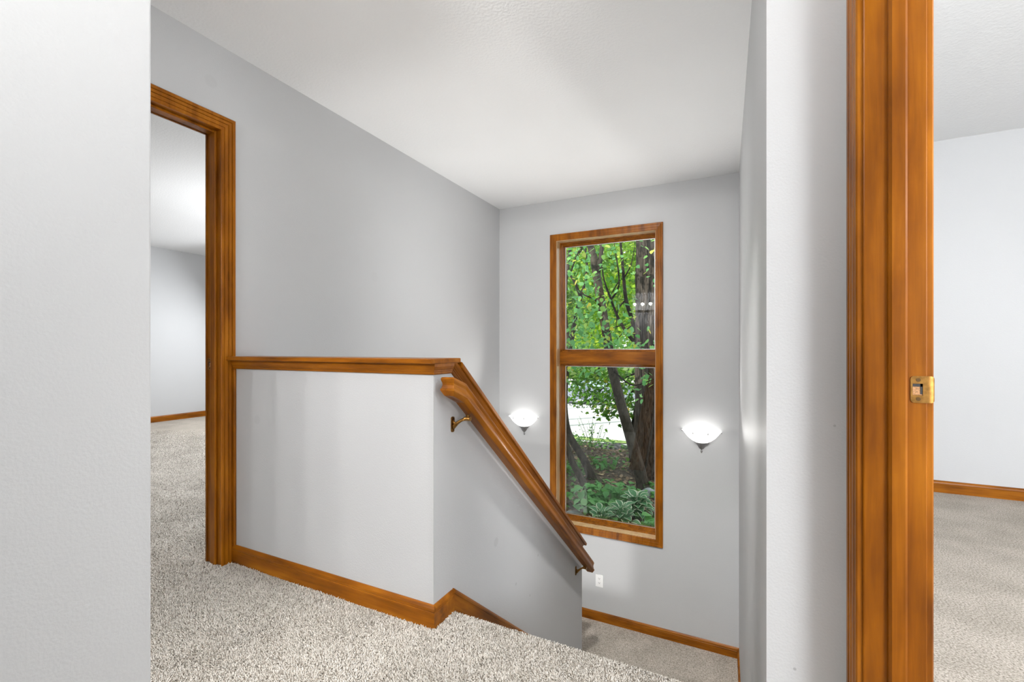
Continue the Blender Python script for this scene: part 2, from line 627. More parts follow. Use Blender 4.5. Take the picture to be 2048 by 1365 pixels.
# floor: landing in front of the stairs, hall, both bedrooms
fl = MB()
fl.box(-7.4, XL - 0.117, -1.72, 4.72, -0.25, 0)             # left bedroom
fl.box(XL - 0.117, XS, -1.72, YH + 0.115, -0.25, 0)         # hall, left of the stair head
fl.prism([(XS, -1.72), (0.367, -1.72), (0.367, YN - 0.02), (XS, YN - 0.02)], 2, -0.25, 0)
fl.box(0.367, 3.6, -1.72, 4.37, -0.25, 0)                   # right bedroom
# rounded carpeted nosing
nz = [(YN - 0.021, 0.0)] + [(YN - 0.02 + 0.02 * math.sin(a), -0.02 + 0.02 * math.cos(a)) for a in np.linspace(0, PI, 9)] + [(YN - 0.021, -0.04)]
fl.prism([(p[0], p[1]) for p in nz][::-1], 0, XS, 0.07)
floor = struct(fl.build('floor', M_carpet), 'beige cut-pile carpet on the upper floor, landing and bedrooms')

# half landing and stairs
stairs = MB()
st = empty('trim_1', (XS, YN, 0))
struct(st, 'carpeted flight of stairs from the upper landing down to the half landing')


def part_struct(mb, name, mat, parent, **kw):
    return mb.build(name, mat, parent, **kw)


for k in range(1, 8):
    y0 = YN - 0.02 + (k - 1) * RUN
    z = -RISE * k
    s = MB()
    s.box(XS + 0.013, 0.062 - 0.005 * k, y0, y0 + RUN + 0.02, z - RISE, z)
    part_struct(s, 'step', M_carpet, st, bevel=0.015)
box_obj('floor_landing', M_carpet, (XL, 0.06, YN - 0.02 + 7 * RUN + 0.02, YB, ZL - 0.25, ZL), 'carpeted half landing below the tall window')
st2 = empty('trim_2', (XL, 3.05, ZL))
struct(st2, 'carpeted lower flight turning back down behind the low wall')
for k in range(1, 8):
    y1 = YN - 0.02 + 7 * RUN + 0.02 - (k - 1) * RUN
    z = ZL - RISE * k
    s = MB()
    s.box(XL, XS - 0.117, y1 - RUN, y1, z - RISE, z)
    part_struct(s, 'step', M_carpet, st2)
box_obj('floor_lower', M_carpet, (-3.0, 0.3, -2.0, YB, ZG - 0.1, ZG), 'carpeted lower hall floor')

# ceilings
box_obj('ceiling', M_ceil, (XL - 0.05, 0.3, -1.72, YB + 0.05, H, H + 0.1), 'white textured ceiling over the hall and stairs')
box_obj('ceiling_left', M_ceil, (-7.4, XL - 0.05, -1.72, 4.72, H, H + 0.1), 'white textured ceiling of the left bedroom')
box_obj('ceiling_right', M_ceil, (0.3, 3.6, -1.72, 4.37, 2.50, 2.60), 'white textured ceiling of the right bedroom')
box_obj('ceiling_lower', M_ceil, (-3.0, 0.3, -2.0, YN - 0.04, -0.40, -0.26), 'ceiling of the lower hall')

# left wall with door opening (Y 0.575 .. 1.310, top 2.058)
D1a, D1b, DT = 0.557, 1.323, 2.061
w = MB()
w.box(XL - 0.117, XL, -1.72, D1a, -0.0, H)
w.box(XL - 0.117, XL, D1b, YB, 0.0, H)
w.box(XL - 0.117, XL, D1a, D1b, DT, H)
w.box(XL - 0.117, XL, YN - 0.05, YB, ZG, 0.0)
struct(w.build('wall_left', M_wall_left), 'light grey painted left wall beside the stairs')

# window wall with opening
WX0, WX1, WZ0, WZ1 = -1.551, -0.641, -0.630, 2.047
w = MB()
w.box(XL - 0.117, WX0 - 0.018, YB, YB + 0.20, ZG, 2.6)
w.box(WX1 + 0.018, 0.367, YB, YB + 0.20, ZG, 2.6)
w.box(WX0 - 0.018, WX1 + 0.018, YB, YB + 0.20, ZG, WZ0 - 0.018)
w.box(WX0 - 0.018, WX1 + 0.018, YB, YB + 0.20, WZ1 + 0.018, 2.6)
struct(w.build('wall_back', M_wall), 'light grey wall with the tall window over the half landing')

# right stair wall, its end face beside the door, and the door wall
w = MB()
w.prism([(0.008, YB + 0.001), (0.067, YH), (0.367, YH), (0.367, YB + 0.001)], 2, ZG, H)
struct(w.build('wall_right', M_wall_end), 'light grey stair wall ending in a narrow face beside the right door')
D2a, D2b = 0.482, 1.275
w = MB()
w.box(0.25, 0.361, D2b, YH, 0, 2.5)
w.box(0.25, 0.361, D2a, D2b, 2.068, 2.5)
w.box(0.25, 0.361, -1.72, D2a, 0, 2.5)
struct(w.build('wall_right_front', M_wall), 'light grey hall wall holding the right door opening')

# near wall on the left, hall end wall, bathroom wall with opening
w = MB()
w.box(-1.115, -1.0, -1.60, 0.471, 0, H)
struct(w.build('wall_near', M_wall, bevel=0.004), 'light grey near wall filling the left edge of the view')
w = MB()
w.box(XL - 0.117, 0.367, -1.72, -1.60, 0, H)
struct(w.build('wall_behind', M_bounce_cut), 'wall behind the hall')
w = MB()
w.box(XL, -1.76, -0.187, -0.07, 0, H)
w.box(-1.76, -1.115, -0.187, -0.07, 2.06, H)
struct(w.build('wall_bathroom', M_wall), 'wall with the bathroom opening at the end of the hall')

# bedrooms
w = MB()
w.box(-7.4, -7.26, -1.72, 4.72, 0, H)
w.box(-7.4, XL - 0.117, 4.60, 4.72, 0, H)
w.box(-7.4, XL - 0.117, -1.84, -1.72, 0, H)
struct(w.build('wall_left_bedroom', M_wall), 'light grey walls of the left bedroom')
w = MB()
w.box(0.367, 3.6, 4.25, 4.37, 0, 2.5)
w.box(3.6, 3.72, -1.84, 4.37, 0, 2.5)
w.box(0.367, 3.6, -1.84, -1.72, 0, 2.5)
struct(w.build('wall_right_bedroom', M_wall), 'light grey walls of the right bedroom')
# lower hall shell
w = MB()
w.box(-3.1, -3.0, -2.0, YN, ZG, -0.25)
w.box(-3.1, 0.4, -2.1, -2.0, ZG, -0.25)
w.box(0.25, 0.37, -2.0, YH, ZG, -0.25)
struct(w.build('wall_lower', M_wall), 'walls of the lower hall')

# low wall: front part and sloping stair part
capz = 0.982


def cap_top(y):
    return 0.968 - SLOPE * (y - 1.511)


w = MB()
yend = 3.125
w.box(XL, XS - 0.117, YH, YH + 0.115, -0.25, 0.963)
w.prism([(YH, ZG), (yend, ZG), (yend, cap_top(yend) - 0.026), (1.511, cap_top(1.511) - 0.026), (1.511, 0.963), (YH, 0.963)], 0, XS - 0.117, XS)
struct(w.build('wall_half', M_wall_mid), 'light grey low wall around the stair head, sloping down with the stairs')

# roof over the house (throws the house's shade on the garden)
w = MB()
w.prism([(-4.0, 2.75), (5.0, 2.75), (5.0, 2.95), (0.5, 4.75), (-4.0, 2.95)], 0, -8.2, 4.6)
struct(w.build('trim_3', M_roof), 'dark shingled roof over the house')

# ------------------------------------------------------------------ trims
CASING = [(0.0, 0.0), (0.0, 0.009), (0.003, 0.012), (0.0115, 0.0125), (0.0125, 0.0095), (0.0150, 0.0095), (0.016, 0.0135), (0.0305, 0.0145),
          (0.0315, 0.0105), (0.0335, 0.0105), (0.0345, 0.0155), (0.0455, 0.016), (0.0465, 0.012), (0.0490, 0.012), (0.050, 0.0175), (0.062, 0.018), (0.066, 0.014), (0.066, 0.0)]
CASING_W = [(0.0, 0.0), (0.0, 0.010), (0.004, 0.0125), (0.020, 0.0135), (0.0215, 0.0122), (0.0245, 0.0145), (0.043, 0.016), (0.0445, 0.0146), (0.047, 0.0172), (0.058, 0.018), (0.0605, 0.015), (0.0605, 0.0)]
BASE = [(0.0, 0.0), (0.013, 0.0), (0.013, 0.058), (0.0115, 0.0595), (0.0115, 0.0625), (0.0130, 0.064), (0.0115, 0.072), (0.007, 0.079), (0.004, 0.083), (0.0, 0.083)]


def baseboard(name, path, label, mat=W_x):
    m = MB()
    m.sweep(path, (0, 0, 1), BASE)
    return struct(m.build(name, mat), label)


baseboard('baseboard_half', [(XL + 0.0, YH, 0), (XS, YH, 0), (XS, YN - 0.004, 0)], 'stained wood baseboard along the low wall')
baseboard('baseboard_landing', [(XL, YB, ZL), (0.008, YB, ZL), (0.0295, 3.09, ZL)], 'stained wood baseboard under the tall window')
baseboard('baseboard_left_bedroom', [(-7.26, -1.7, 0), (-7.26, 4.6, 0), (XL - 0.14, 4.6, 0)], 'stained wood baseboard in the left bedroom', W_y)
baseboard('baseboard_right_bedroom', [(0.367, 1.36, 0), (0.367, 4.25, 0), (3.6, 4.25, 0)], 'stained wood baseboard in the right bedroom')

# skirt board running down the stairs under the handrail
m = MB()
y0, y1 = YN - 0.004, 3.09
zt = lambda y: 0.083 - SLOPE * (y - y0)
sk = [(y0, zt(y0) - 0.30), (y1, zt(y1) - 0.22), (y1, zt(y1) - 0.006), (y0, zt(y0) - 0.006)]
m.prism(sk, 0, XS, XS + 0.012)
bead = [(0.0, -0.004), (0.015, -0.004), (0.0165, 0.002), (0.014, 0.008), (0.008, 0.0105), (0.0, 0.011)]
m.sweep([(XS, y0, zt(y0) - 0.006), (XS, y1, zt(y1) - 0.006)], (0, math.sin(math.atan(SLOPE)), math.cos(math.atan(SLOPE))), bead)
struct(m.build('trim_4', W_s), 'stained wood skirt board sloping down beside the stairs')

# cap of the low wall: level board, moulding below it, sloping board with mouldings
cap = empty('trim_5', (-1.6, YH, 0.963))
struct(cap, 'stained wood cap with moulding on the low wall, sloping down with the stairs')
m = MB()
m.box(XL + 0.001, XS + 0.022, YH - 0.04, 1.511, 0.963, capz)
m.build('level_board', W_x, cap, bevel=0.004)
MOULD = [(0.0, 0.0), (0.006, 0.0), (0.008, 0.004), (0.0085, 0.010), (0.011, 0.012), (0.0115, 0.016), (0.014, 0.019), (0.0185, 0.029), (0.020, 0.040), (0.0, 0.040)]
m = MB()
m.sweep([(XL + 0.012, YH, 0.923), (XS, YH, 0.923), (XS, YH + 0.108, 0.923)], (0, 0, 1), MOULD)
m.build('level_moulding', W_x, cap)
m = MB()                                          # slim scribe strip between casing and low wall
m.box(XL + 0.004, XL + 0.030, YH - 0.012, YH, 0.083, 0.925)
m.build('scribe_strip', W_z, cap, bevel=0.003)
th = math.atan(SLOPE)
dn = Vector((0, math.cos(th), -math.sin(th)))     # down the slope
nn = Vector((0, math.sin(th), math.cos(th)))      # square to the slope
p0 = Vector((0, 1.478, cap_top(1.478) + 0.0)) - nn * 0.019
p1 = Vector((0, 3.16, cap_top(3.16))) - nn * 0.019
m = MB()
bx0, bx1 = XS - 0.117 - 0.028, XS + 0.028
ct = lambda y: cap_top(y) - 0.019 * math.sqrt(1 + SLOPE ** 2)
m.prism([(1.5115, ct(1.5115)), (3.145, ct(3.145)), (3.160, cap_top(3.160)), (1.5115, cap_top(1.5115))], 0, bx0, bx1)
m.build('sloping_board', W_s, cap, bevel=0.004)
m = MB()
ys = 1.489
q0 = Vector((XS, ys, cap_top(ys))) - nn * (0.019 + 0.040)
q1 = Vector((XS, yend + 0.004, cap_top(yend))) - nn * (0.019 + 0.040)
m.sweep([q0, q1], nn, [(s_, t_) for (s_, t_) in MOULD])
xs = [v[0] for v in m.v]
if sum(xs) / len(xs) < XS:
    m.v = [(2 * XS - v[0], v[1], v[2]) for v in m.v]
m.build('sloping_moulding', W_s, cap)

# ------------------------------------------------------------------ doors (frames only: both doors stand out of view)


def rounded_rect(hw, hh, r, k=4):
    pts = []
    for (cx, cy, a0) in ((hw - r, hh - r, 0), (-hw + r, hh - r, PI / 2), (-hw + r, -hh + r, PI), (hw - r, -hh + r, 1.5 * PI)):
        for i in range(k + 1):
            a = a0 + PI / 2 * i / k
            pts.append((cx + r * math.cos(a), cy + r * math.sin(a)))
    return pts


def screw(parent, x, y, z):
    s = MB()
    ring = [(0.0040 * math.cos(2 * PI * i / 10), 0.0040 * math.sin(2 * PI * i / 10)) for i in range(10)]
    s.prism([(x + a, z + b) for a, b in ring], 1, y - 0.0012, y + 0.003)
    return s.build('screw', M_screw, parent)


def strike_plate(parent, yf, xa, xlip, z, side):
    """plate on a jamb face at y = yf facing -Y; lip curls past the jamb edge towards xlip"""
    s = MB()
    hh = 0.0285
    sg = 1 if xlip > xa else -1
    hx0, hx1 = xa + sg * 0.0035, xa + sg * 0.0205       # latch hole
    xe = xa + sg * 0.029                                # plate body ends here, then the lip
    k = 5
    outer, inner = [], []
    r_ = 0.0065
    for (cx_, cz_, a0, ix, iz) in ((xa + sg * r_, z + hh - r_, 0.5 * PI, hx0, z + 0.0125), (xa + sg * r_, z - hh + r_, PI, hx0, z - 0.0125)):
        for i in range(k):
            a_ = a0 + 0.5 * PI * i / (k - 1)
            outer.append((cx_ + sg * r_ * math.cos(a_), cz_ + r_ * math.sin(a_)))
            inner.append((ix, iz))
    outer += [(hx1, z - hh), (hx1, z + hh)]
    inner += [(hx1, z - 0.0125), (hx1, z + 0.0125)]
    n_ = len(outer)
    ya, yb = yf - 0.0018, yf
    vs = [(x_, ya, z_) for x_, z_ in outer] + [(x_, ya, z_) for x_, z_ in inner] + [(x_, yb, z_) for x_, z_ in outer] + [(x_, yb, z_) for x_, z_ in inner]
    fs = []
    for i in range(n_):
        j = (i + 1) % n_
        if i == n_ - 2:
            continue                                    # right of the hole: closed by the body below
        fs.append((i, j, n_ + j, n_ + i))
        fs.append((i, j, 2 * n_ + j, 2 * n_ + i))
        fs.append((n_ + i, n_ + j, 3 * n_ + j, 3 * n_ + i))
    s.add(vs, fs)
    s.box(min(hx1, xe), max(hx1, xe), ya, yb, z - hh, z + hh)
    lip = []
    for i in range(8):
        t = i / 7
        ww = hh * (1 - 0.30 * t ** 3)
        lip.append((xe + (xlip - xe) * math.sin(t * PI / 2), ya + 0.0035 * (1 - math.cos(t * PI / 2)), ww))
    vs, fs = [], []
    for (x, y, h_) in lip:
        vs += [(x, y, z - h_), (x, y, z + h_), (x, y + 0.0016, z - h_), (x, y + 0.0016, z + h_)]
    for i in range(7):
        a, b = i * 4, i * 4 + 4
        fs += [(a, a + 1, b + 1, b), (a + 2, b + 2, b + 3, a + 3), (a + 1, a + 3, b + 3, b + 1), (a, b, b + 2, a + 2)]
    fs += [(0, 2, 3, 1), (28, 29, 31, 30)]
    s.add(vs, fs)
    pl = s.build('strike_plate', M_brass, parent, weld=True)
    pl['label'] = 'antique brass strike plate'
    h = MB()                                            # chopped-out latch pocket seen through the hole
    a, b = min(hx0, hx1), max(hx0, hx1)
    h.box(a, b, yf - 0.0004, yf + 0.0002, z - 0.012, z + 0.008)
    h.box(a, b, yf - 0.0009, yf + 0.0002, z + 0.006, z + 0.012, 1)
    h.box(hx1 - sg * 0.004 if sg > 0 else hx1, hx1 if sg > 0 else hx1 + 0.004, yf - 0.0009, yf + 0.0002, z - 0.010, z + 0.012, 1)
    h.build('latch_pocket', [M_nick, M_slot], pl)
    for zz in (z - 0.0205, z + 0.0205):
        sc = screw(pl, xa + sg * 0.013, yf - 0.0012, zz)
    return pl


d1 = empty('door_1', (XL, 1.0, 0))
struct(d1, 'stained wood door frame of the left bedroom, door out of sight')
m = MB()
m.sweep([(XL, 1.300, 0), (XL, 1.300, 2.043), (XL, 0.575, 2.043), (XL, 0.575, 0)], (1, 0, 0), CASING)
m.build('casing', W_z, d1)
m = MB()
JX = XL - 0.105
m.box(JX, XL, 1.305, D1b, 0, DT)
m.box(JX, XL, D1a, 0.575 - 0.002, 0, DT)
m.box(JX, XL, 0.573, 1.305, 2.046, DT)
m.build('jamb', W_z, d1, bevel=0.002)
m = MB()
m.box(JX + 0.040, JX + 0.076, 1.293, 1.305, 0, 2.046)
m.box(JX + 0.040, JX + 0.076, 0.573, 0.585, 0, 2.046)
m.box(JX + 0.040, JX + 0.076, 0.585, 1.293, 2.034, 2.046)
m.build('door_stop', W_z, d1, bevel=0.003)
m = MB()
m.sweep([(JX, 0.575, 0), (JX, 0.575, 2.043), (JX, 1.300, 2.043), (JX, 1.300, 0)], (-1, 0, 0), CASING)
m.build('rear_casing', W_z, d1)
strike_plate(d1, 1.305, JX + 0.032, JX - 0.012, 0.945, -1)

d2 = empty('door_2', (0.25, 0.9, 0))
struct(d2, 'stained wood door frame of the right bedroom filling the right foreground')
m = MB()
m.sweep([(0.25, 0.497, 0), (0.25, 0.497, 2.055), (0.25, 1.262, 2.055), (0.25, 1.262, 0)], (-1, 0, 0), [(s_ * 1.06, t_) for s_, t_ in CASING])
m.build('casing', W_z, d2)
m = MB()
m.box(0.25, 0.361, 1.257, D2b, 0, 2.068)
m.box(0.25, 0.361, D2a, 0.50, 0, 2.068)
m.box(0.25, 0.361, 0.50, 1.257, 2.050, 2.068)
m.build('jamb', W_jamb, d2, bevel=0.003)
m = MB()
SX0, SX1 = 0.2925, 0.325


def stop_prof(y, sgn):
    return [(SX0, y), (SX1, y), (SX1, y - sgn * 0.0095), (SX1 - 0.004, y - sgn * 0.0115), (SX0 + 0.006, y - sgn * 0.0115), (SX0 + 0.001, y - sgn * 0.007)]


m.prism(stop_prof(1.257, 1), 2, 0, 2.05)
m.prism(stop_prof(0.50, -1), 2, 0, 2.05)
m.box(SX0, SX1, 0.51, 1.247, 2.0385, 2.05)
m.build('door_stop', W_jamb, d2)
m = MB()
m.sweep([(0.361, 1.263, 0), (0.361, 1.263, 2.055), (0.361, 0.497, 2.055), (0.361, 0.497, 0)], (1, 0, 0), CASING)
m.build('rear_casing', W_z, d2)
strike_plate(d2, 1.257, 0.332, 0.3725, 0.930, 1)

# ------------------------------------------------------------------ tall window
win = empty('window_1', (-1.1, YB, WZ0))
struct(win, 'tall stained wood window of two fixed panes over the half landing')
m = MB()
g = 0.004
m.sweep([(WX0 - g + 0.0, YB, WZ0 - g), (WX1 + g, YB, WZ0 - g), (WX1 + g, YB, WZ1 + g), (WX0 - g, YB, WZ1 + g)], (0, -1, 0), CASING_W, closed=True)
m.build('casing', W_z, win)
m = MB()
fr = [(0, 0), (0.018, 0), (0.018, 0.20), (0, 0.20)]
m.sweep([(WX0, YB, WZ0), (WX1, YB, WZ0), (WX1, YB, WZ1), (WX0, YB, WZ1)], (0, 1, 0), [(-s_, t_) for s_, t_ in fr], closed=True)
m.build('jamb', wood('stained_maple_daylit_jamb', 2, dark=(0.52, 0.33, 0.17), mid=(0.62, 0.42, 0.23), light=(0.70, 0.52, 0.32), rough=0.22), win)  # jamb wood lightened, daylight on it is put into the colour
YG = 4.255
mz0, mz1 = 0.876, 0.990
SASH = [(0.0, 0.083), (0.0, 0.195), (0.028, 0.195), (0.028, 0.164), (0.024, 0.150), (0.020, 0.149), (0.019, 0.134), (0.0135, 0.132), (0.0125, 0.114), (0.007, 0.112), (0.006, 0.083)]


def sash(z0, z1, name):
    s = MB()
    s.sweep([(WX0, YB, z0), (WX1, YB, z0), (WX1, YB, z1), (WX0, YB, z1)], (0, 1, 0), SASH, closed=True)
    return s.build(name, W_z, win)


mu = MB()
mu.box(WX0, WX1, YB + 0.079, YB + 0.19, mz0, mz1)
mu.build('mullion', W_x, win, bevel=0.003)
for (z0, z1) in ((WZ0, mz0 + 0.004), (mz1 - 0.004, WZ1)):
    sash(z0, z1, 'sash')
    a0, a1 = z0 + 0.026, z1 - 0.026
    p = MB()
    p.box(WX0 + 0.026, WX1 - 0.026, YG, YG + 0.005, a0, a1)
    pane = p.build('pane', M_glass, win)
    sp = MB()
    sp.sweep([(WX0 + 0.027, YG - 0.004, a0 + 0.001), (WX1 - 0.027, YG - 0.004, a0 + 0.001), (WX1 - 0.027, YG - 0.004, a1 - 0.001), (WX0 + 0.027, YG - 0.004, a1 - 0.001)],
             (0, 1, 0), [(0, 0), (0.0, 0.006), (0.006, 0.006), (0.006, 0)], closed=True)
    sp.build('spacer', M_spacer, pane)

# ------------------------------------------------------------------ handrail
hr = empty('handrail', (XS, 1.36, 0.9))
tag(hr, 'stained wood handrail on brass brackets sloping down the low stair wall', 'handrail')
half = [(0.0, 0.0), (0.019, 0.0), (0.0215, 0.003), (0.0305, 0.0165), (0.0305, 0.0225), (0.0275, 0.0245), (0.0265, 0.030), (0.0245, 0.037), (0.0250, 0.044), (0.0285, 0.053), (0.0290, 0.058),
        (0.0265, 0.0635), (0.019, 0.0665), (0.0, 0.0675)]
prof = half + [(-s_, t_) for s_, t_ in half[-2:0:-1]]
RXC = -0.936


def rail_ring(y, z, cut=None, push=0.0):
    """profile ring hung at point (y, z = top); plumb cut, heights stretched by slope factor f"""
    return y, z


f1 = 1.0
pts = [(1.392, 0.9105, 1.03), (1.447, 0.8915, 1.13), (3.105, 0.8915 - SLOPE * (3.105 - 1.447), 1.27)]
vs, fs = [], []
q = len(prof)
for i, (y, zt_, f) in enumerate(pts):
    for (s_, t_) in prof:
        yy = y
        if i == 0:
            yy = y - abs(s_)                       # mitred self-return at the head
        if i == 2:
            yy = y + abs(s_) * 0.8
        z_ = zt_ - (0.0675 - t_) * f
        if i == 0:
            z_ += 0.3 * abs(s_)
        if i == 2:
            z_ -= SLOPE * abs(s_) * 0.8
        vs.append((RXC + s_, yy, z_))
for i in range(2):
    for c in range(q):
        d = (c + 1) % q
        fs.append((i * q + c, i * q + d, (i + 1) * q + d, (i + 1) * q + c))
hl = len(half)
for base_i in (0, 2 * q):
    for c in range(hl - 1):
        l0 = base_i + (q - c) % q
        l1 = base_i + (q - c - 1) % q
        r0, r1 = base_i + c, base_i + c + 1
        face = [r0, r1, l1, l0]
        face = list(dict.fromkeys(face))
        if len(face) >= 3:
            fs.append(tuple(face))
m = MB()
m.add(vs, fs)
rail = m.build('rail', W_s, hr)


def bracket(y):
    zt_ = 0.8915 - SLOPE * (y + 0.02 - 1.447)
    zb = zt_ - 0.0675 * 1.27                      # underside of the rail
    z = zb - 0.002
    b = MB()
    pl = rounded_rect(0.0105, 0.030, 0.008)
    b.prism([(y + a_, z - 0.035 + b_) for a_, b_ in pl], 0, XS, XS + 0.004)
    plate = b.build('bracket', M_brass, hr)
    plate['label'] = 'antique brass bracket'
    a = MB()
    a.tube([(XS + 0.003, y, z - 0.052), (XS + 0.010, y, z - 0.040), (XS + 0.022, y + 0.004, z - 0.028), (XS + 0.036, y + 0.012, z - 0.018), (XS + 0.046, y + 0.018, z - 0.0135)],
           [0.006, 0.0085, 0.0065, 0.0055, 0.0065], 10)
    a.tube([(XS + 0.003, y, z - 0.020), (XS + 0.007, y, z - 0.028), (XS + 0.016, y + 0.002, z - 0.032)], [0.0035, 0.006, 0.005], 8)
    a.build('arm', M_brass, plate, smooth=True)
    c = MB()
    c.tube([(XS + 0.044, y + 0.018, z - 0.0135), (XS + 0.052, y + 0.02, z - 0.012), (XS + 0.070, y + 0.02, z - 0.012)], [0.008, 0.009, 0.009], 12)
    c.tube([(XS + 0.057, y + 0.02, z - 0.012), (XS + 0.057, y + 0.02, z + 0.004)], [0.006, 0.008], 10)
    c.build('collar', M_brass, plate, smooth=False)
    for zz in (z - 0.012, z - 0.058):
        k = MB()
        k.tube([(XS + 0.004, y, zz), (XS + 0.0065, y, zz)], [0.0035, 0.0028], 8)
        k.build('screw', M_screw, plate)


bracket(1.482)
bracket(2.985)

# ------------------------------------------------------------------ wall sconces


def sconce(x, z, label):
    e = empty('wall_sconce', (x, YB, z))
    tag(e, label, 'wall lamp', 'pair of wall sconces either side of the tall window')
    b = MB()
    outer = [(0.016, -0.100), (0.045, -0.094), (0.075, -0.080), (0.105, -0.056), (0.128, -0.028), (0.142, -0.008), (0.152, 0.0), (0.155, 0.003), (0.152, 0.006)]
    inner = [(r - 0.005, zz + 0.003) for r, zz in outer[-2::-1]]
    b.lathe(outer + inner, (x, YB - 0.001, z), 40, PI, 2 * PI, 1.0, 0.92)
    b.build('glass_bowl', M_bowl, e, smooth=True)
    f = MB()
    fin = [(0.0, -0.186), (0.004, -0.183), (0.0075, -0.175), (0.0085, -0.168), (0.005, -0.162), (0.004, -0.157), (0.006, -0.153), (0.015, -0.149), (0.022, -0.140), (0.030, -0.126), (0.038, -0.112), (0.048, -0.101), (0.058, -0.0945), (0.050, -0.0950), (0.016, -0.102)]
    f.lathe(fin, (x, YB - 0.0005, z), 24, PI, 2 * PI, 1.0, 0.92)
    f.build('metal_cup', M_pewter, e, smooth=True)
    k = MB()
    k.box(x - 0.018, x + 0.018, YB - 0.012, YB, z - 0.12, z - 0.02)
    k.build('back_plate', M_pewter, e, bevel=0.004)
    for ang in (1.02, 1.38, 1.62, 1.96):
        xx = x + 0.152 * math.cos(ang * PI)
        yy = YB + 0.152 * 0.92 * math.sin(ang * PI)
        c = MB()
        c.box(xx - 0.003, xx + 0.003, yy - 0.003, yy + 0.006, z - 0.010, z + 0.009)
        c.build('clip', M_pewter, e)
    lb = MB()
    lb.lathe([(0.0, -0.03), (0.014, -0.026), (0.02, -0.012), (0.014, 0.002), (0.0, 0.006)], (x, YB - 0.07, z - 0.02), 16)
    lb.build('bulb', M_bulb_s, e, smooth=True)
    lamp('sconce_light', 'POINT', (x, YB - 0.095, z - 0.005), 0.14, (1.0, 0.98, 0.95), size=0.022)
    aim = Vector((-0.95, 2.05, 2.44)) - Vector((x, YB - 0.10, z))
    lamp('sconce_uplight', 'SPOT', (x, YB - 0.10, z + 0.005), SCONCE_W, (1.0, 0.98, 0.95), aim.to_track_quat('-Z', 'Y').to_euler(), size=0.03, angle=math.radians(106), spread=1.0)


M_bulb_s = emit('sconce_bulb_glow', (1.0, 0.96, 0.9), 12.0)
SCONCE_W = 68.0
sconce(-1.893, 0.352, 'half-bowl white glass wall sconce left of the tall window, partly behind the handrail')
sconce(-0.270, 0.338, 'half-bowl white glass wall sconce on the wall right of the tall window')

# vanity light over the bathroom mirror: seen only as the reflection in the window glass
v = empty('vanity_light', (-1.68, -1.6, 2.0))
tag(v, 'chrome bar light with a row of round white bulbs, reflected in the upper pane', 'wall lamp')
m = MB()
m.box(-2.13, -1.22, -1.6, -1.555, 1.86, 2.04)
m.build('backplate', M_nickel, v, bevel=0.006)
for k in range(5):
    xb = -2.00 + k * 0.166
    b = MB()
    b.lathe([(0.0, -0.032), (0.015, -0.028), (0.026, -0.018), (0.032, 0.0), (0.026, 0.018), (0.015, 0.028), (0.0, 0.032)], (xb, -1.50, 1.985), 16)
    b.build('bulb', M_bulb, v, smooth=True)
    lamp('vanity_bulb_light', 'POINT', (xb, -1.445, 1.985), 44, (1.0, 0.985, 0.97), size=0.02)

# ------------------------------------------------------------------ wall outlet
ot = empty('wall_outlet', (-1.135, YB, -1.10))
tag(ot, 'white duplex power outlet low on the grey wall under the tall window', 'outlet')
m = MB()
ox, oz = -1.135, -1.103
m.prism([(ox + a, oz + b) for a, b in rounded_rect(0.035, 0.057, 0.004)][::-1], 1, YB - 0.005, YB)
m.build('cover_plate', M_white, ot, bevel=0.0015)
for dz in (0.0195, -0.0195):
    r = MB()
    ring = []
    for i in range(20):
        a = 2 * PI * i / 20
        ring.append((ox + 0.0172 * math.cos(a), oz + dz + max(-0.0125, min(0.0125, 0.0172 * math.sin(a)))))
    r.prism(ring[::-1], 1, YB - 0.0068, YB - 0.004)
    rc = r.build('receptacle', M_white, ot)
    s = MB()
    s.box(ox - 0.0075, ox - 0.0050, YB - 0.0073, YB - 0.006, oz + dz - 0.001, oz + dz + 0.008)
    s.box(ox + 0.0050, ox + 0.0075, YB - 0.0073, YB - 0.006, oz + dz - 0.001, oz + dz + 0.007)
    s.prism([(ox + 0.0028 * math.cos(t), oz + dz - 0.0065 + 0.0028 * math.sin(t)) for t in np.linspace(0, 2 * PI, 9)[:-1]], 1, YB - 0.0073, YB - 0.006)
    s.build('slots', M_slot, rc)
m = MB()
m.prism([(ox + 0.003 * math.cos(t), oz + 0.003 * math.sin(t)) for t in np.linspace(0, 2 * PI, 9)[:-1]], 1, YB - 0.006, YB - 0.004)
m.build('screw', M_white, ot)

# ------------------------------------------------------------------ carpet pile (yarn tufts as real geometry)


def tint_mesh(name, V, F, tint, mat, parent=None):
    """V (n,3), F (m,k) arrays of equal-sized faces, tint per vertex"""
    me = bpy.data.meshes.new(name)
    n, mcount, k = len(V), len(F), F.shape[1]
    me.vertices.add(n)
    me.vertices.foreach_set('co', V.astype(np.float32).ravel())
    me.loops.add(mcount * k)
    me.loops.foreach_set('vertex_index', F.astype(np.int32).ravel())
    me.polygons.add(mcount)
    me.polygons.foreach_set('loop_start', np.arange(0, mcount * k, k, dtype=np.int32))
    me.polygons.foreach_set('loop_total', np.full(mcount, k, dtype=np.int32))
    at = me.attributes.new('tint', 'FLOAT', 'POINT')
    at.data.foreach_set('value', tint.astype(np.float32))
    me.materials.append(mat)
    me.update(calc_edges=True)
    o = bpy.data.objects.new(name, me)
    COL.objects.link(o)
    if parent is not None:
        o.parent = parent
    return o


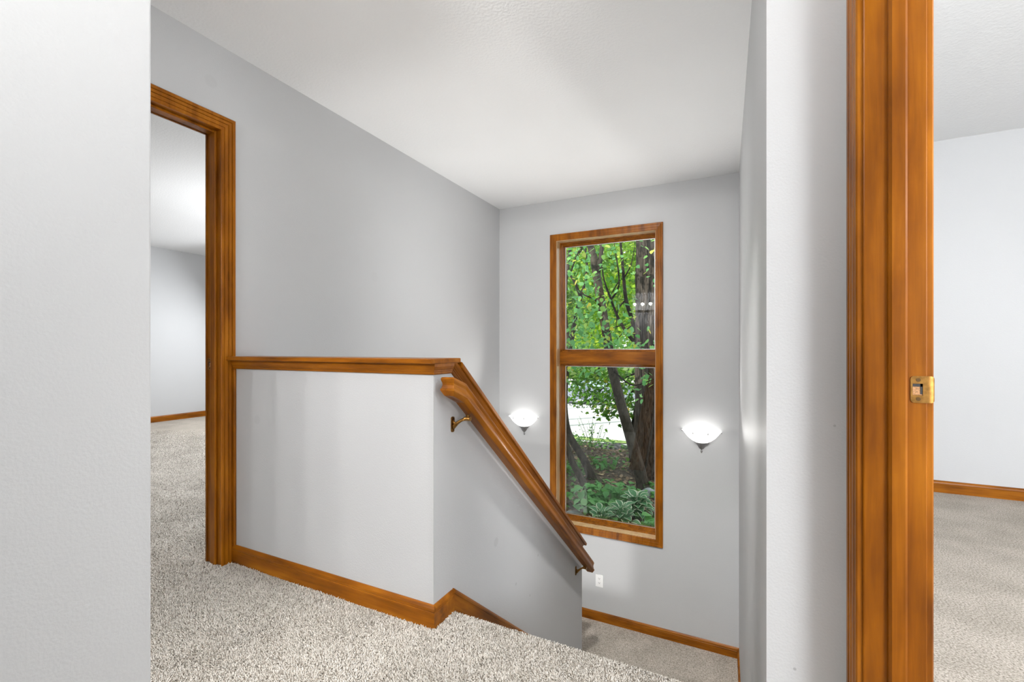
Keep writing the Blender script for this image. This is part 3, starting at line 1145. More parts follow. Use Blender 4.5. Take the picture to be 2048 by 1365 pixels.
def vnoise(x, y, sc, seed):
    """cheap smooth value noise, vectorised"""
    g = np.random.default_rng(seed).random((64, 64))
    u, w_ = x * sc + 31.7, y * sc + 17.3
    i, j = np.floor(u).astype(int), np.floor(w_).astype(int)
    a, b = u - i, w_ - j
    a, b = a * a * (3 - 2 * a), b * b * (3 - 2 * b)
    G = lambda p, q_: g[p % 64, q_ % 64]
    return (G(i, j) * (1 - a) + G(i + 1, j) * a) * (1 - b) + (G(i, j + 1) * (1 - a) + G(i + 1, j + 1) * a) * b


def carpet_pile():
    A = math.radians(26.4)
    fx, fy, rx, ry_ = -math.sin(A), math.cos(A), math.cos(A), math.sin(A)
    regs = []
    for (x0, x1, y0, y1, sp) in ((-2.15, XS - 0.0, 0.2, YH - 0.014, 0.0046), (XS, 0.06, 0.55, YN + 0.002, 0.0046),
                                (-6.6, -2.16, 0.3, 4.0, 0.0062), (0.37, 1.9, 1.0, 4.23, 0.0072)):
        nx, ny = int((x1 - x0) / sp), int((y1 - y0) / sp)
        gx, gy = np.meshgrid(np.arange(nx), np.arange(ny))
        px = x0 + (gx + 0.5 * (gy % 2) + rng.uniform(-0.42, 0.42, gx.shape)) * sp
        py = y0 + (gy + rng.uniform(-0.42, 0.42, gx.shape)) * sp
        regs.append(np.stack([px.ravel(), py.ravel(), np.full(px.size, sp)], 1))
    P = np.concatenate(regs)
    px, py, sp = P[:, 0], P[:, 1], P[:, 2]
    d = px * fx + py * fy
    u = (px * rx + py * ry_) / np.maximum(d, 0.05)
    vv = EYE / np.maximum(d, 0.05)
    ok = (d > 0.5) & (u > -1.33) & (u < 1.33) & (vv < 1.15)
    ok &= ~((px > -2.30) & (px < -2.17) & (py > 1.29))                # jamb and wall
    ok &= ~((px < XL - 0.0) & (px > XL - 0.117) & (py > 1.30))
    ok &= ~((px > XS - 0.02) & (px < XS + 0.014) & (py > YH - 0.014))
    ok &= (d < 2.6) | ((u > -1.0) & (u < -0.5) & (px < -2.2)) | ((u > 0.7) & (px > 0.3))
    far = np.clip((d - 3.8) / 1.9, 0, 1)
    ok &= rng.random(len(px)) > far
    px, py, sp, d = px[ok], py[ok], sp[ok], d[ok]
    n = len(px)
    # nap: slow changes in lean like foot and vacuum marks
    n1 = vnoise(px, py, 4.3, 3) - 0.5
    n2 = vnoise(px, py, 4.3, 4) - 0.5
    n3 = vnoise(px, py, 11.0, 5) - 0.5
    n4 = vnoise(px, py, 11.0, 6) - 0.5
    lx = (n1 * 1.1 + n3 * 0.9) * 0.0055 + rng.normal(0, 0.0022, n)
    ly = (n2 * 1.1 + n4 * 0.9) * 0.0055 + rng.normal(0, 0.0022, n)
    hgt = rng.uniform(0.005, 0.0085, n)
    on_edge = np.clip((py - (YN - 0.02)) / 0.02, 0, 1) * (px > XS)
    zb = np.where(on_edge > 0, -0.02 + 0.02 * np.sqrt(np.maximum(0, 1 - on_edge ** 2)), 0.0)
    ly = ly + on_edge * 0.006
    hgt = hgt * (1 - 0.45 * on_edge)
    rb, rt = sp * 0.44, sp * rng.uniform(0.26, 0.44, n)
    a0 = rng.uniform(0, 2 * PI, n)
    tw = rng.uniform(0.6, 1.2, n)
    V = np.zeros((n, 7, 3))
    for j in range(3):
        a = a0 + 2 * PI * j / 3
        V[:, j, 0] = px + rb * np.cos(a)
        V[:, j, 1] = py + rb * np.sin(a)
        V[:, j, 2] = zb - 0.001
        b = a + tw
        V[:, 3 + j, 0] = px + lx * 0.75 + rt * np.cos(b)
        V[:, 3 + j, 1] = py + ly * 0.75 + rt * np.sin(b)
        V[:, 3 + j, 2] = zb + hgt * 0.8
    V[:, 6, 0] = px + lx
    V[:, 6, 1] = py + ly
    V[:, 6, 2] = zb + hgt
    T = np.array([(0, 1, 4), (0, 4, 3), (1, 2, 5), (1, 5, 4), (2, 0, 3), (2, 3, 5), (3, 4, 6), (4, 5, 6), (5, 3, 6)])
    F = (np.arange(n)[:, None, None] * 7 + T[None]).reshape(-1, 3)
    t = rng.random(n)
    tint = np.repeat(t, 7)
    o = tint_mesh('carpet_pile', V.reshape(-1, 3), F, tint, M_pile, floor)
    o['kind'] = 'stuff'
    me = o.data
    me.polygons.foreach_set('use_smooth', np.ones(len(me.polygons), dtype=bool))


carpet_pile()

# ------------------------------------------------------------------ outside: ground, drive, lawn


def gz(x, y):
    """height of the garden ground"""
    z = -1.15 - 0.012 * (y - 6)
    z += 0.05 * mnoise.noise(Vector((x * 0.6, y * 0.6, 1.0))) + 0.025 * mnoise.noise(Vector((x * 2.1, y * 2.1, 3.0)))
    if y > 9.6:
        z -= 0.06 * (y - 9.6)
    return z


m = MB()
xs_ = np.arange(-9, 4.01, 0.2)
ys_ = np.concatenate([[4.295], np.arange(4.5, 11.3, 0.2)])
idx = {}
vs, fs = [], []
for i, yy in enumerate(ys_):
    for j, xx in enumerate(xs_):
        vs.append((xx, yy, gz(xx, yy)))
nxx = len(xs_)
for i in range(len(ys_) - 1):
    for j in range(nxx - 1):
        fs.append((i * nxx + j, i * nxx + j + 1, (i + 1) * nxx + j + 1, (i + 1) * nxx + j))
m.add(vs, fs)
gr = m.build('garden_ground', M_soil, smooth=True)
struct(gr, 'brown soil and leaf litter outside the window')


def drive_z(y):
    return -1.36 - 0.045 * (y - 11.2) if y < 30 else -1.36 - 0.045 * 18.8


m = MB()
vs, fs = [], []
yy_ = [11.0, 14, 18, 22, 26, 30, 48]
for yy in yy_:
    vs += [(-40, yy, drive_z(yy) - 0.01), (30, yy, drive_z(yy) - 0.01)]
for i in range(len(yy_) - 1):
    fs.append((2 * i, 2 * i + 1, 2 * i + 3, 2 * i + 2))
m.add(vs, fs)
struct(m.build('driveway', M_drive, recalc=False), 'pale sunlit driveway beyond the trees')
m = MB()
m.add([(-12, 11.6, drive_z(11.6) + 0.01), (4, 11.6, drive_z(11.6) + 0.01), (4, 12.0, drive_z(12.0) + 0.01), (-12, 12.0, drive_z(12.0) + 0.01)], [(0, 1, 2, 3)])
struct(m.build('lawn', M_grass, recalc=False), 'thin grass verge beside the driveway')
m = MB()
m.add([(-60, 48, -2.25), (40, 48, -2.25), (40, 80, -1.0), (-60, 80, -1.0)], [(0, 1, 2, 3)])
struct(m.build('far_lawn', M_grass, recalc=False), 'grass beyond the driveway')

# ------------------------------------------------------------------ trees


def at(x, y, Y):
    """world point on the plane Y seen at photo pixel (x, y): used to read positions off the photograph"""
    u, v_ = (x - 1024) / 910.0, (699 - y) / 910.0
    A = math.radians(26.4)
    dx, dy = -math.sin(A) + u * math.cos(A), math.cos(A) + u * math.sin(A)
    t = Y / dy
    return Vector((dx * t, Y, EYE + v_ * t))


_lo = [(0.0, 0.0), (-0.06, 0.16), (0.06, 0.32), (0.28, 0.41), (0.52, 0.38), (0.76, 0.24), (1.0, 0.0)]
_lo = _lo + [(a, -b) for a, b in _lo[-2:0:-1]]
LEAF_V = np.array([(a, b, 0.12 * abs(b) - 0.10 * a * a) for a, b in _lo] + [(0.30, 0, -0.02), (0.66, 0, -0.05)], float)
_n = len(_lo)
LEAF_F = np.array([(0, 1, _n), (1, 2, _n), (2, 3, _n), (3, 4, _n), (4, _n + 1, _n), (4, 5, _n + 1), (5, 6, _n + 1), (6, 7, _n + 1), (7, 8, _n + 1), (8, _n, _n + 1), (8, 9, _n), (9, 10, _n), (10, 11, _n), (11, 0, _n)])
LEAF_LOW_V = np.array([(0, 0, 0), (0.30, 0.36, 0.06), (0.62, 0.40, 0.05), (1.0, 0, -0.06), (0.62, -0.40, 0.05), (0.30, -0.36, 0.06), (0.45, 0, -0.03)], float)
LEAF_LOW_F = np.array([(0, 1, 6), (1, 2, 6), (2, 3, 6), (3, 4, 6), (4, 5, 6), (5, 0, 6)])
# five-lobed maple leaf
_mp = [(0, 0), (0.10, 0.22), (0.02, 0.46), (0.30, 0.34), (0.50, 0.52), (0.56, 0.26), (1.0, 0.0), (0.56, -0.26), (0.50, -0.52), (0.30, -0.34), (0.02, -0.46), (0.10, -0.22)]
MAPLE_V = np.array([(a, b, -0.04 * abs(b) * 2) for a, b in _mp] + [(0.35, 0, 0.03)], float)
MAPLE_F = np.array([(i, (i + 1) % 12, 12) for i in range(12)])


def rand_rot(n, droop=0.4, flat=0.6):
    """random leaf frames (n,3,3): columns = leaf axis, side, normal"""
    az = rng.uniform(0, 2 * PI, n)
    el = rng.normal(-droop, 0.45, n)
    ax = np.stack([np.cos(az) * np.cos(el), np.sin(az) * np.cos(el), np.sin(el)], 1)
    up = np.stack([rng.normal(0, 1 - flat, n), rng.normal(0, 1 - flat, n), np.ones(n)], 1)
    sd_ = np.cross(up, ax)
    sd_ /= np.linalg.norm(sd_, axis=1, keepdims=True) + 1e-9
    nm = np.cross(ax, sd_)
    return np.stack([ax, sd_, nm], 2)


def leaf_cloud(name, pts, size, mat, parent=None, lv=LEAF_LOW_V, lf=LEAF_LOW_F, droop=0.4, flat=0.5, tint=None):
    pts = np.asarray(pts, float)
    n = len(pts)
    R = rand_rot(n, droop, flat)
    s = size * rng.uniform(0.6, 1.25, n)
    V = np.einsum('nij,kj->nki', R, lv) * s[:, None, None] + pts[:, None, :]
    F = (np.arange(n)[:, None, None] * len(lv) + lf[None]).reshape(-1, 3)
    t = rng.random(n) if tint is None else tint
    if parent is not None:
        V = V - np.array(parent.location)
    o = tint_mesh(name, V.reshape(-1, 3), F, np.repeat(t, len(lv)), mat, parent)
    o['kind'] = 'stuff'
    return o


def blob(c, r, n, shell=0.35):
    """points in an ellipsoid, clumped"""
    c, r = np.array(c, float), np.array(r, float)
    k = max(3, n // 28)
    cs = rng.normal(0, 0.42, (k, 3))
    cs = cs[np.linalg.norm(cs, axis=1) < 1.1]
    which = rng.integers(0, len(cs), n)
    p = cs[which] + rng.normal(0, 0.13, (n, 3))
    return c + p * r


def trunk_part(name, pts, radii, mat, parent, seg=12, wob=0.12, seed=0):
    """smooth curved limb through points"""
    P = [Vector(p) for p in pts]
    out, rr = [], []
    for i in range(len(P) - 1):
        a = P[max(i - 1, 0)]
        b, c = P[i], P[i + 1]
        d = P[min(i + 2, len(P) - 1)]
        for k in range(4):
            t = k / 4
            out.append(0.5 * ((2 * b) + (c - a) * t + (2 * a - 5 * b + 4 * c - d) * t * t + (3 * b - a - 3 * c + d) * t ** 3))
            rr.append(radii[i] * (1 - t) + radii[i + 1] * t)
    out.append(P[-1])
    rr.append(radii[-1])
    m_ = MB()
    m_.tube(out, rr, seg, wob=wob, seed=seed)
    return m_.build(name, mat, parent, smooth=True)


def leaf_proto(lv, lf, mat, name='leaf'):
    me = bpy.data.meshes.new(name)
    me.from_pydata([tuple(p) for p in lv], [], [tuple(int(i) for i in q_) for q_ in lf])
    me.materials.append(mat)
    me.polygons.foreach_set('use_smooth', [True] * len(me.polygons))
    return me


def single_leaves(parent, pts, size, me, droop=0.4, flat=0.5, name='leaf'):
    pts = np.asarray(pts, float)
    R = rand_rot(len(pts), droop, flat)
    for i in range(len(pts)):
        o = bpy.data.objects.new(name, me)
        COL.objects.link(o)
        o.parent = parent
        s = size * random.uniform(0.65, 1.2)
        M = Matrix([list(R[i, r_]) for r_ in range(3)]).to_4x4()
        o.matrix_local = Matrix.Translation(Vector(pts[i]) - Vector(parent.location)) @ M @ Matrix.Scale(s, 4)


LEAF_ME = leaf_proto(LEAF_V, LEAF_F, M_leaf_near)


def tree(name, base, label, group='trees outside the tall window'):
    e = empty(name, base)
    tag(e, label, 'tree', group)
    return e


# big old trunk at the right of the window
def base_z(p):
    return (p[0], p[1], gz(p[0], p[1]) - 0.05)


Yt = 8.3
bt = tree('big_tree', base_z((-1.25, Yt)), 'massive old tree with deeply furrowed grey bark at the right of the window')
bx, bz = -1.25, gz(-1.25, Yt)
prof_r = [(bz - 0.1, 0.56), (bz + 0.15, 0.49), (bz + 0.5, 0.435), (bz + 1.2, 0.405), (1.0, 0.395), (2.2, 0.385), (3.4, 0.38), (5.0, 0.36)]
ridge = MB()
vs, fs = [], []
SEG = 96
zs = []
for i in range(len(prof_r) - 1):
    (za, ra), (zb_, rb_) = prof_r[i], prof_r[i + 1]
    kk = max(2, int((zb_ - za) / 0.06))
    for k in range(kk):
        zs.append((za + (zb_ - za) * k / kk, ra + (rb_ - ra) * k / kk))
zs.append(prof_r[-1])
for (z_, r_) in zs:
    for j in range(SEG):
        a = 2 * PI * j / SEG
        warp = 1.3 * mnoise.noise(Vector((math.cos(a) * 1.2, math.sin(a) * 1.2, z_ * 0.9)))
        fur = abs(mnoise.noise(Vector((a * 9.5 + warp, z_ * 1.1, 5.0)))) ** 0.6
        rr_ = r_ * (1 + 0.05 * mnoise.noise(Vector((math.cos(a), math.sin(a), z_ * 0.5)))) - 0.035 + 0.06 * fur
        vs.append((bx + rr_ * math.cos(a), Yt + rr_ * math.sin(a), z_))
for i in range(len(zs) - 1):
    for j in range(SEG):
        j2 = (j + 1) % SEG
        fs.append((i * SEG + j, i * SEG + j2, (i + 1) * SEG + j2, (i + 1) * SEG + j))
ridge.add(vs, fs)
ridge.build('trunk', M_bark_big, bt, smooth=True)
leaf_cloud('foliage', np.concatenate([blob((-0.6, 8.8, 5.6), (2.4, 1.8, 1.0), 1500)]), 0.13, M_leaf_mid, bt)

# leaning tree in the middle: trunk, forks, near leaves
c_base = at(1287, 990, 7.0)
lt = tree('leaning_tree', base_z((c_base.x, 7.0)), 'slender grey tree leaning left across the window, roots right of the hostas')
pp = [Vector((c_base.x + 0.02, 7.0, gz(c_base.x, 7.0) - 0.08)), at(1283, 960, 7.0), at(1262, 880, 7.0), at(1241, 805, 7.0), at(1224, 735, 7.0), at(1209, 645, 7.0), at(1196, 570, 7.02), at(1186, 510, 7.05), at(1173, 470, 7.1), at(1165, 420, 7.1)]
trunk_part('trunk', pp, [0.125, 0.092, 0.080, 0.076, 0.072, 0.068, 0.066, 0.058, 0.046, 0.04], M_bark, lt, 14, 0.10, 3)
trunk_part('branch', [at(1196, 545, 7.02), at(1202, 510, 6.98), at(1205, 470, 6.95), at(1207, 430, 6.95)], [0.045, 0.034, 0.03, 0.026], M_bark, lt, 10, 0.1, 4)
trunk_part('branch', [at(1206, 620, 7.0), at(1190, 600, 6.9), at(1168, 590, 6.8), at(1150, 575, 6.75)], [0.02, 0.015, 0.011, 0.006], M_bark_dark, lt, 7, 0.1, 5)
trunk_part('branch', [at(1214, 670, 7.0), at(1230, 655, 6.8), at(1252, 650, 6.6)], [0.016, 0.011, 0.006], M_bark_dark, lt, 7, 0.1, 6)
trunk_part('branch', [at(1225, 740, 7.0), at(1262, 770, 6.6), at(1300, 762, 6.4), at(1330, 748, 6.3)], [0.016, 0.011, 0.007, 0.004], M_bark_dark, lt, 7, 0.1, 7)
near = []
# (pixel centre, spread in m, depth, count): clumps of near leaves read off the photograph
for (px_, py_, Y_, sx_, sz_, n_) in ((1150, 505, 6.5, 0.16, 0.16, 22), (1175, 560, 6.4, 0.10, 0.14, 14), (1190, 620, 6.2, 0.20, 0.13, 34), (1160, 650, 6.1, 0.16, 0.14, 30),
                                    (1205, 690, 6.0, 0.18, 0.10, 26), (1245, 655, 6.3, 0.14, 0.10, 20), (1150, 690, 6.2, 0.14, 0.08, 14), (1290, 690, 6.4, 0.16, 0.08, 16),
                                    (1300, 492, 6.6, 0.12, 0.05, 9), (1285, 538, 6.6, 0.09, 0.06, 7), (1308, 570, 6.5, 0.06, 0.07, 5), (1212, 500, 6.6, 0.14, 0.12, 14),
                                    (1300, 758, 6.3, 0.12, 0.10, 16), (1270, 785, 6.4, 0.12, 0.07, 9), (1146, 745, 6.5, 0.07, 0.10, 10), (1172, 750, 6.5, 0.06, 0.09, 8), (1205, 735, 6.5, 0.08, 0.05, 6), (1285, 737, 6.5, 0.08, 0.05, 6)):
    c = at(px_, py_, Y_)
    near.append(np.array(c) + rng.normal(0, 1, (n_, 3)) * np.array([sx_, 0.22, sz_]))
near = np.concatenate(near)
rng.shuffle(near)
single_leaves(lt, near[:296], 0.080, LEAF_ME, 0.55, 0.35)
more = []
for (px_, py_, Y_, sx_, sz_, n_) in ((1150, 520, 6.9, 0.20, 0.25, 80), (1165, 600, 6.8, 0.22, 0.25, 90), (1180, 670, 6.6, 0.30, 0.16, 90), (1230, 680, 6.7, 0.22, 0.12, 50), (1285, 690, 6.8, 0.16, 0.07, 24), (1215, 520, 7.3, 0.15, 0.2, 40), (1150, 745, 6.8, 0.10, 0.08, 16)):
    c = at(px_, py_, Y_)
    more.append(np.array(c) + rng.normal(0, 1, (n_, 3)) * np.array([sx_, 0.2, sz_]))
leaf_cloud('near_foliage', np.concatenate(more), 0.074, M_leaf_near2, lt, LEAF_V, LEAF_F, 0.55, 0.35)
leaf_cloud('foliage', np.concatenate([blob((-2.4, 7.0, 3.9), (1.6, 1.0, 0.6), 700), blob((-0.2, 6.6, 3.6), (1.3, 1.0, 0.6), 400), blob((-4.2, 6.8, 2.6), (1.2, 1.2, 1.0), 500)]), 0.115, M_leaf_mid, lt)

# pair of leaning trunks at the lower left, and a third behind
tw = tree('twin_trunk_tree', base_z((at(1178, 985, 6.8).x, 6.8)), 'dark leaning trunk at the lower left, nearest of the leaning pair')
x0 = at(1179, 986, 6.8)
trunk_part('trunk', [Vector((x0.x, 6.8, gz(x0.x, 6.8) - 0.06)), at(1162, 957, 6.8), at(1147, 930, 6.82), at(1135, 897, 6.85), at(1126, 860, 6.9), at(1116, 790, 6.95), at(1112, 600, 7.0)],
           [0.066, 0.055, 0.051, 0.048, 0.045, 0.042, 0.04], M_bark, tw, 12, 0.1, 8)
tw2 = tree('twin_trunk_tree', base_z((at(1188, 968, 7.5).x, 7.5)), 'dark leaning trunk at the lower left, farther of the leaning pair')
x0 = at(1187, 967, 7.5)
trunk_part('trunk', [Vector((x0.x, 7.5, gz(x0.x, 7.5) - 0.06)), at(1173, 930, 7.5), at(1157, 902, 7.5), at(1142, 878, 7.5), at(1133, 850, 7.5), at(1129, 800, 7.5), at(1133, 740, 7.5), at(1136, 690, 7.5), at(1128, 600, 7.5), at(1140, 500, 7.5)],
           [0.085, 0.066, 0.062, 0.06, 0.056, 0.052, 0.05, 0.045, 0.04, 0.03], M_bark, tw2, 12, 0.1, 9)
leaf_cloud('foliage', blob((-3.6, 7.4, 3.7), (1.3, 1.0, 0.7), 500), 0.115, M_leaf_mid, tw2)
tw3 = tree('young_tree', base_z((at(1145, 948, 8.2).x, 8.2)), 'thin dark stem behind the leaning pair at the lower left edge')
x0 = at(1146, 948, 8.2)
trunk_part('trunk', [Vector((x0.x, 8.2, gz(x0.x, 8.2) - 0.06)), at(1141, 920, 8.2), at(1133, 890, 8.2), at(1120, 850, 8.2), at(1110, 780, 8.2)], [0.06, 0.05, 0.045, 0.04, 0.03], M_bark_dark, tw3, 10, 0.1, 10)

# multi-stemmed maple behind: the hanging lit branches
mp_ = tree('maple_tree', base_z((at(1262, 905, 9.0).x, 9.0)), 'many-stemmed young maple with small pointed leaves hanging before the driveway')
x0 = at(1264, 905, 9.0)
trunk_part('trunk', [Vector((x0.x, 9.0, gz(x0.x, 9.0) - 0.06)), at(1267, 860, 9.0), at(1276, 800, 9.0), at(1276, 740, 9.0), at(1275, 690, 9.0), at(1264, 640, 9.0), at(1252, 600, 9.0), at(1246, 540, 9.0), at(1240, 470, 9.0)],
           [0.07, 0.06, 0.055, 0.05, 0.05, 0.042, 0.036, 0.028, 0.02], M_bark_dark, mp_, 10, 0.1, 11)
for br, rr_ in (([(1275, 690), (1258, 672), (1238, 640), (1222, 600), (1208, 560), (1204, 530)], 0.04), ([(1252, 600), (1236, 620), (1232, 660)], 0.02),
                ([(1246, 560), (1262, 530), (1270, 490)], 0.018), ([(1222, 600), (1238, 570), (1232, 510), (1225, 470)], 0.022), ([(1268, 650), (1250, 662), (1225, 690)], 0.02),
                ([(1276, 745), (1240, 760), (1205, 778), (1180, 800), (1160, 812)], 0.022), ([(1276, 770), (1250, 800), (1225, 820), (1215, 840)], 0.018), ([(1240, 560), (1222, 590), (1205, 640)], 0.014)):
    k = len(br)
    trunk_part('branch', [at(a, b, 9.0 - 0.25 * i / k) for i, (a, b) in enumerate(br)], [rr_ * (1 - 0.75 * i / (k - 1)) for i in range(k)], M_bark_dark, mp_, 7, 0.1, 12)
pts = []
for (px_, py_, Y_, sx_, sy_, sz_, n_) in ((1190, 755, 9.0, 0.45, 0.3, 0.17, 680), (1250, 770, 9.1, 0.20, 0.25, 0.28, 380), (1215, 800, 8.9, 0.30, 0.25, 0.11, 290), (1170, 792, 8.9, 0.20, 0.2, 0.10, 150), (1218, 825, 8.8, 0.12, 0.15, 0.07, 60),
                                        (1235, 815, 8.9, 0.12, 0.15, 0.10, 46), (1160, 748, 9.0, 0.2, 0.3, 0.14, 230), (1262, 830, 9.0, 0.06, 0.1, 0.28, 60), (1155, 782, 8.9, 0.10, 0.15, 0.10, 40),
                                        (1210, 600, 9.4, 0.7, 0.5, 0.75, 520)):
    c = at(px_, py_, Y_)
    pts.append(np.array(c) + rng.normal(0, 1, (n_, 3)) * np.array([sx_, sy_, sz_]))
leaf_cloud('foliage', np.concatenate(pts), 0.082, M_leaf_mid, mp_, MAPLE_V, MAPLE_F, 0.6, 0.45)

# left stem group in the upper pane
lm = tree('forked_tree', base_z((at(1126, 960, 9.6).x, 9.6)), 'dark forked tree at the upper left among the green leaves')
x0 = at(1128, 935, 9.6)
trunk_part('trunk', [Vector((x0.x, 9.6, gz(x0.x, 9.6) - 0.06)), at(1126, 850, 9.6), at(1133, 740, 9.6), at(1147, 660, 9.6), at(1157, 610, 9.6), at(1162, 590, 9.6)], [0.075, 0.065, 0.058, 0.052, 0.048, 0.045], M_bark_dark, lm, 10, 0.1, 13)
for br, rr_ in (([(1161, 595), (1152, 570), (1140, 550), (1122, 530), (1110, 500)], 0.035), ([(1161, 595), (1170, 565), (1174, 530), (1170, 490), (1168, 450)], 0.035), ([(1160, 600), (1175, 585), (1186, 572)], 0.02),
                ([(1140, 550), (1150, 520), (1163, 490), (1172, 460)], 0.02), ([(1135, 580), (1128, 560), (1120, 540)], 0.015)):
    k = len(br)
    trunk_part('branch', [at(a, b, 9.6) for i, (a, b) in enumerate(br)], [rr_ * (1 - 0.6 * i / (k - 1)) for i in range(k)], M_bark_dark, lm, 7, 0.1, 14)
c = at(1165, 590, 10.0)
leaf_cloud('foliage', blob((c.x - 0.4, 10.2, c.z + 0.2), (1.2, 0.9, 1.5), 1100), 0.13, M_leaf_mid, lm)

# trees across and beyond the driveway
far_spots = [(1215, 560, 13.5, 2.3, 1.5, 2.1, 3000, 0.15), (1150, 600, 15.0, 2.2, 1.6, 2.3, 2600, 0.16), (1275, 560, 16.0, 2.2, 1.6, 2.6, 2600, 0.17), (1120, 520, 19.0, 3.0, 2.0, 3.0, 2600, 0.2),
             (1210, 640, 21.0, 3.0, 2.0, 2.2, 3000, 0.2), (1300, 620, 22.0, 3.0, 2.0, 3.2, 2600, 0.2)]
far_labels = ['bright yellow-green tree straight behind the leaning trunk', 'bright leafy tree behind the forked stems at the upper left', 'bright leafy tree just left of the massive trunk',
              'pale leafy tree filling the upper left corner of the window', 'sunlit leafy tree low behind the window bar', 'sunlit leafy tree behind the massive trunk']
for i, (px_, py_, Y_, rx_, ry_2, rz_, n_, s_) in enumerate(far_spots):
    c = at(px_, py_, Y_)
    tx = at((1096, 1088, 1300, 1080, 1100, 1310)[i], 800, Y_).x
    t_ = tree('leafy_tree', (tx, Y_, drive_z(Y_)), far_labels[i])
    trunk_part('trunk', [(tx, Y_, drive_z(Y_) - 0.1), (tx, Y_, drive_z(Y_) * 0.3 + c.z * 0.7), (tx * 0.5 + c.x * 0.5, Y_, c.z + rz_ * 0.4), (c.x, Y_, c.z + rz_)], [0.14, 0.11, 0.08, 0.03], M_bark_dark, t_, 8, 0.1, 20 + i)
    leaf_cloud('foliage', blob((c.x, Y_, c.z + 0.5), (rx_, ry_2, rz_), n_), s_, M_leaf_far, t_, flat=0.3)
for i, (X_, Y_, rz_) in enumerate(((-26, 52, 7), (-20, 54, 8), (-14.5, 51, 7), (-9, 53, 8), (-4, 52, 7))):
    t_ = tree('tall_tree', (X_, Y_, -2.3), ['tall green tree beyond the driveway, far left', 'tall green tree beyond the driveway, left of centre', 'tall green tree beyond the driveway, in the middle', 'tall green tree beyond the driveway, right of centre', 'tall green tree beyond the driveway, far right'][i], 'tall trees beyond the driveway')
    trunk_part('trunk', [(X_, Y_, -2.4), (X_ + 0.2, Y_, 2), (X_, Y_, 6)], [0.4, 0.3, 0.15], M_bark_dark, t_, 8, 0.1, 40 + i)
    leaf_cloud('foliage', np.concatenate([blob((X_, Y_, 5.2), (3.6, 3.0, rz_ * 0.75), 2600), blob((X_, Y_ - 1, 1.2), (3.4, 2.0, 2.2), 900)]), 0.5, M_leaf_far, t_, flat=0.3)

# ------------------------------------------------------------------ garden plants
HERB_V = np.array([(0, 0, 0), (0.22, 0.34, 0.08), (0.55, 0.36, 0.06), (1.0, 0, -0.16), (0.55, -0.36, 0.06), (0.22, -0.34, 0.08), (0.4, 0, 0.0), (0.72, 0.0, -0.03)], float)
HERB_F = np.array([(0, 1, 6), (1, 2, 6), (2, 7, 6), (2, 3, 7), (3, 4, 7), (4, 6, 7), (4, 5, 6), (5, 0, 6)])
HERB_ME = leaf_proto(HERB_V, HERB_F, M_herb)


def herb(px_, py_, Y_, n_, r_, h_, size, label):
    c = at(px_, py_, Y_)
    z0_ = gz(c.x, Y_)
    e = empty('broadleaf_plant', (c.x, Y_, z0_))
    tag(e, label, 'plant', 'broad-leaved green plants under the trees')
    st_ = MB()
    tips = []
    for i in range(n_):
        a = random.uniform(0, 2 * PI)
        rr_ = r_ * math.sqrt(random.random())
        tip = Vector((c.x + rr_ * math.cos(a), Y_ + rr_ * math.sin(a), z0_ + h_ * random.uniform(0.45, 1.0) * (1 - 0.35 * rr_ / r_)))
        tips.append(tip)
        b_ = Vector((c.x + rr_ * 0.4 * math.cos(a), Y_ + rr_ * 0.4 * math.sin(a), z0_ - 0.02))
        st_.tube([b_, (b_ + tip) / 2 + Vector((0, 0, 0.03)), tip], [0.004, 0.003, 0.002], 4)
    s_ = st_.build('stems', M_herb, e)
    s_['kind'] = 'stuff'
    single_leaves(e, [tuple(t) for t in tips], size, HERB_ME, 0.25, 0.72)


herb(1190, 1012, 5.9, 80, 0.36, 0.36, 0.125, 'clump of broad green leaves left of the hostas, nearest the corner of the pane')
herb(1222, 1000, 6.1, 80, 0.36, 0.38, 0.12, 'clump of broad green leaves behind the smaller hosta')
herb(1208, 1030, 5.55, 36, 0.24, 0.28, 0.12, 'low clump of broad green leaves at the sill left of the hostas')
herb(1255, 985, 6.6, 24, 0.22, 0.26, 0.11, 'small clump of broad green leaves by the foot of the leaning trunk')
herb(1290, 1035, 5.5, 34, 0.26, 0.22, 0.12, 'low clump of broad green leaves at the lower right corner of the window')
herb(1216, 925, 8.4, 28, 0.34, 0.28, 0.11, 'clump of green leaves higher up the slope between the trunks')
herb(1300, 965, 7.0, 22, 0.22, 0.24, 0.11, 'clump of green leaves beside the grey stone')
herb(1150, 955, 7.7, 22, 0.28, 0.22, 0.10, 'clump of green leaves behind the leaning pair of trunks')

# hostas: leaf with green middle and cream margin
hv, hf, hm = [], [], []
rows = 7
prof_w = [0.03, 0.30, 0.42, 0.44, 0.36, 0.20, 0.0]
for i in range(rows):
    t = i / (rows - 1)
    w_ = prof_w[i]
    z_ = 0.16 * math.sin(t * PI * 0.9) - 0.30 * t * t
    for k, s_ in enumerate((-1.0, -0.72, 0.0, 0.72, 1.0)):
        hv.append((t, w_ * s_ * 0.85, z_ + 0.10 * abs(s_) * w_))
for i in range(rows - 1):
    for k in range(4):
        hf.append((i * 5 + k, i * 5 + k + 1, (i + 1) * 5 + k + 1, (i + 1) * 5 + k))
        hm.append(1 if k in (0, 3) else 0)
HOSTA_ME = bpy.data.meshes.new('leaf')
HOSTA_ME.from_pydata(hv, [], hf)
HOSTA_ME.materials.append(M_hosta)
HOSTA_ME.materials.append(M_hosta_w)
HOSTA_ME.polygons.foreach_set('material_index', hm)
HOSTA_ME.polygons.foreach_set('use_smooth', [True] * len(hf))


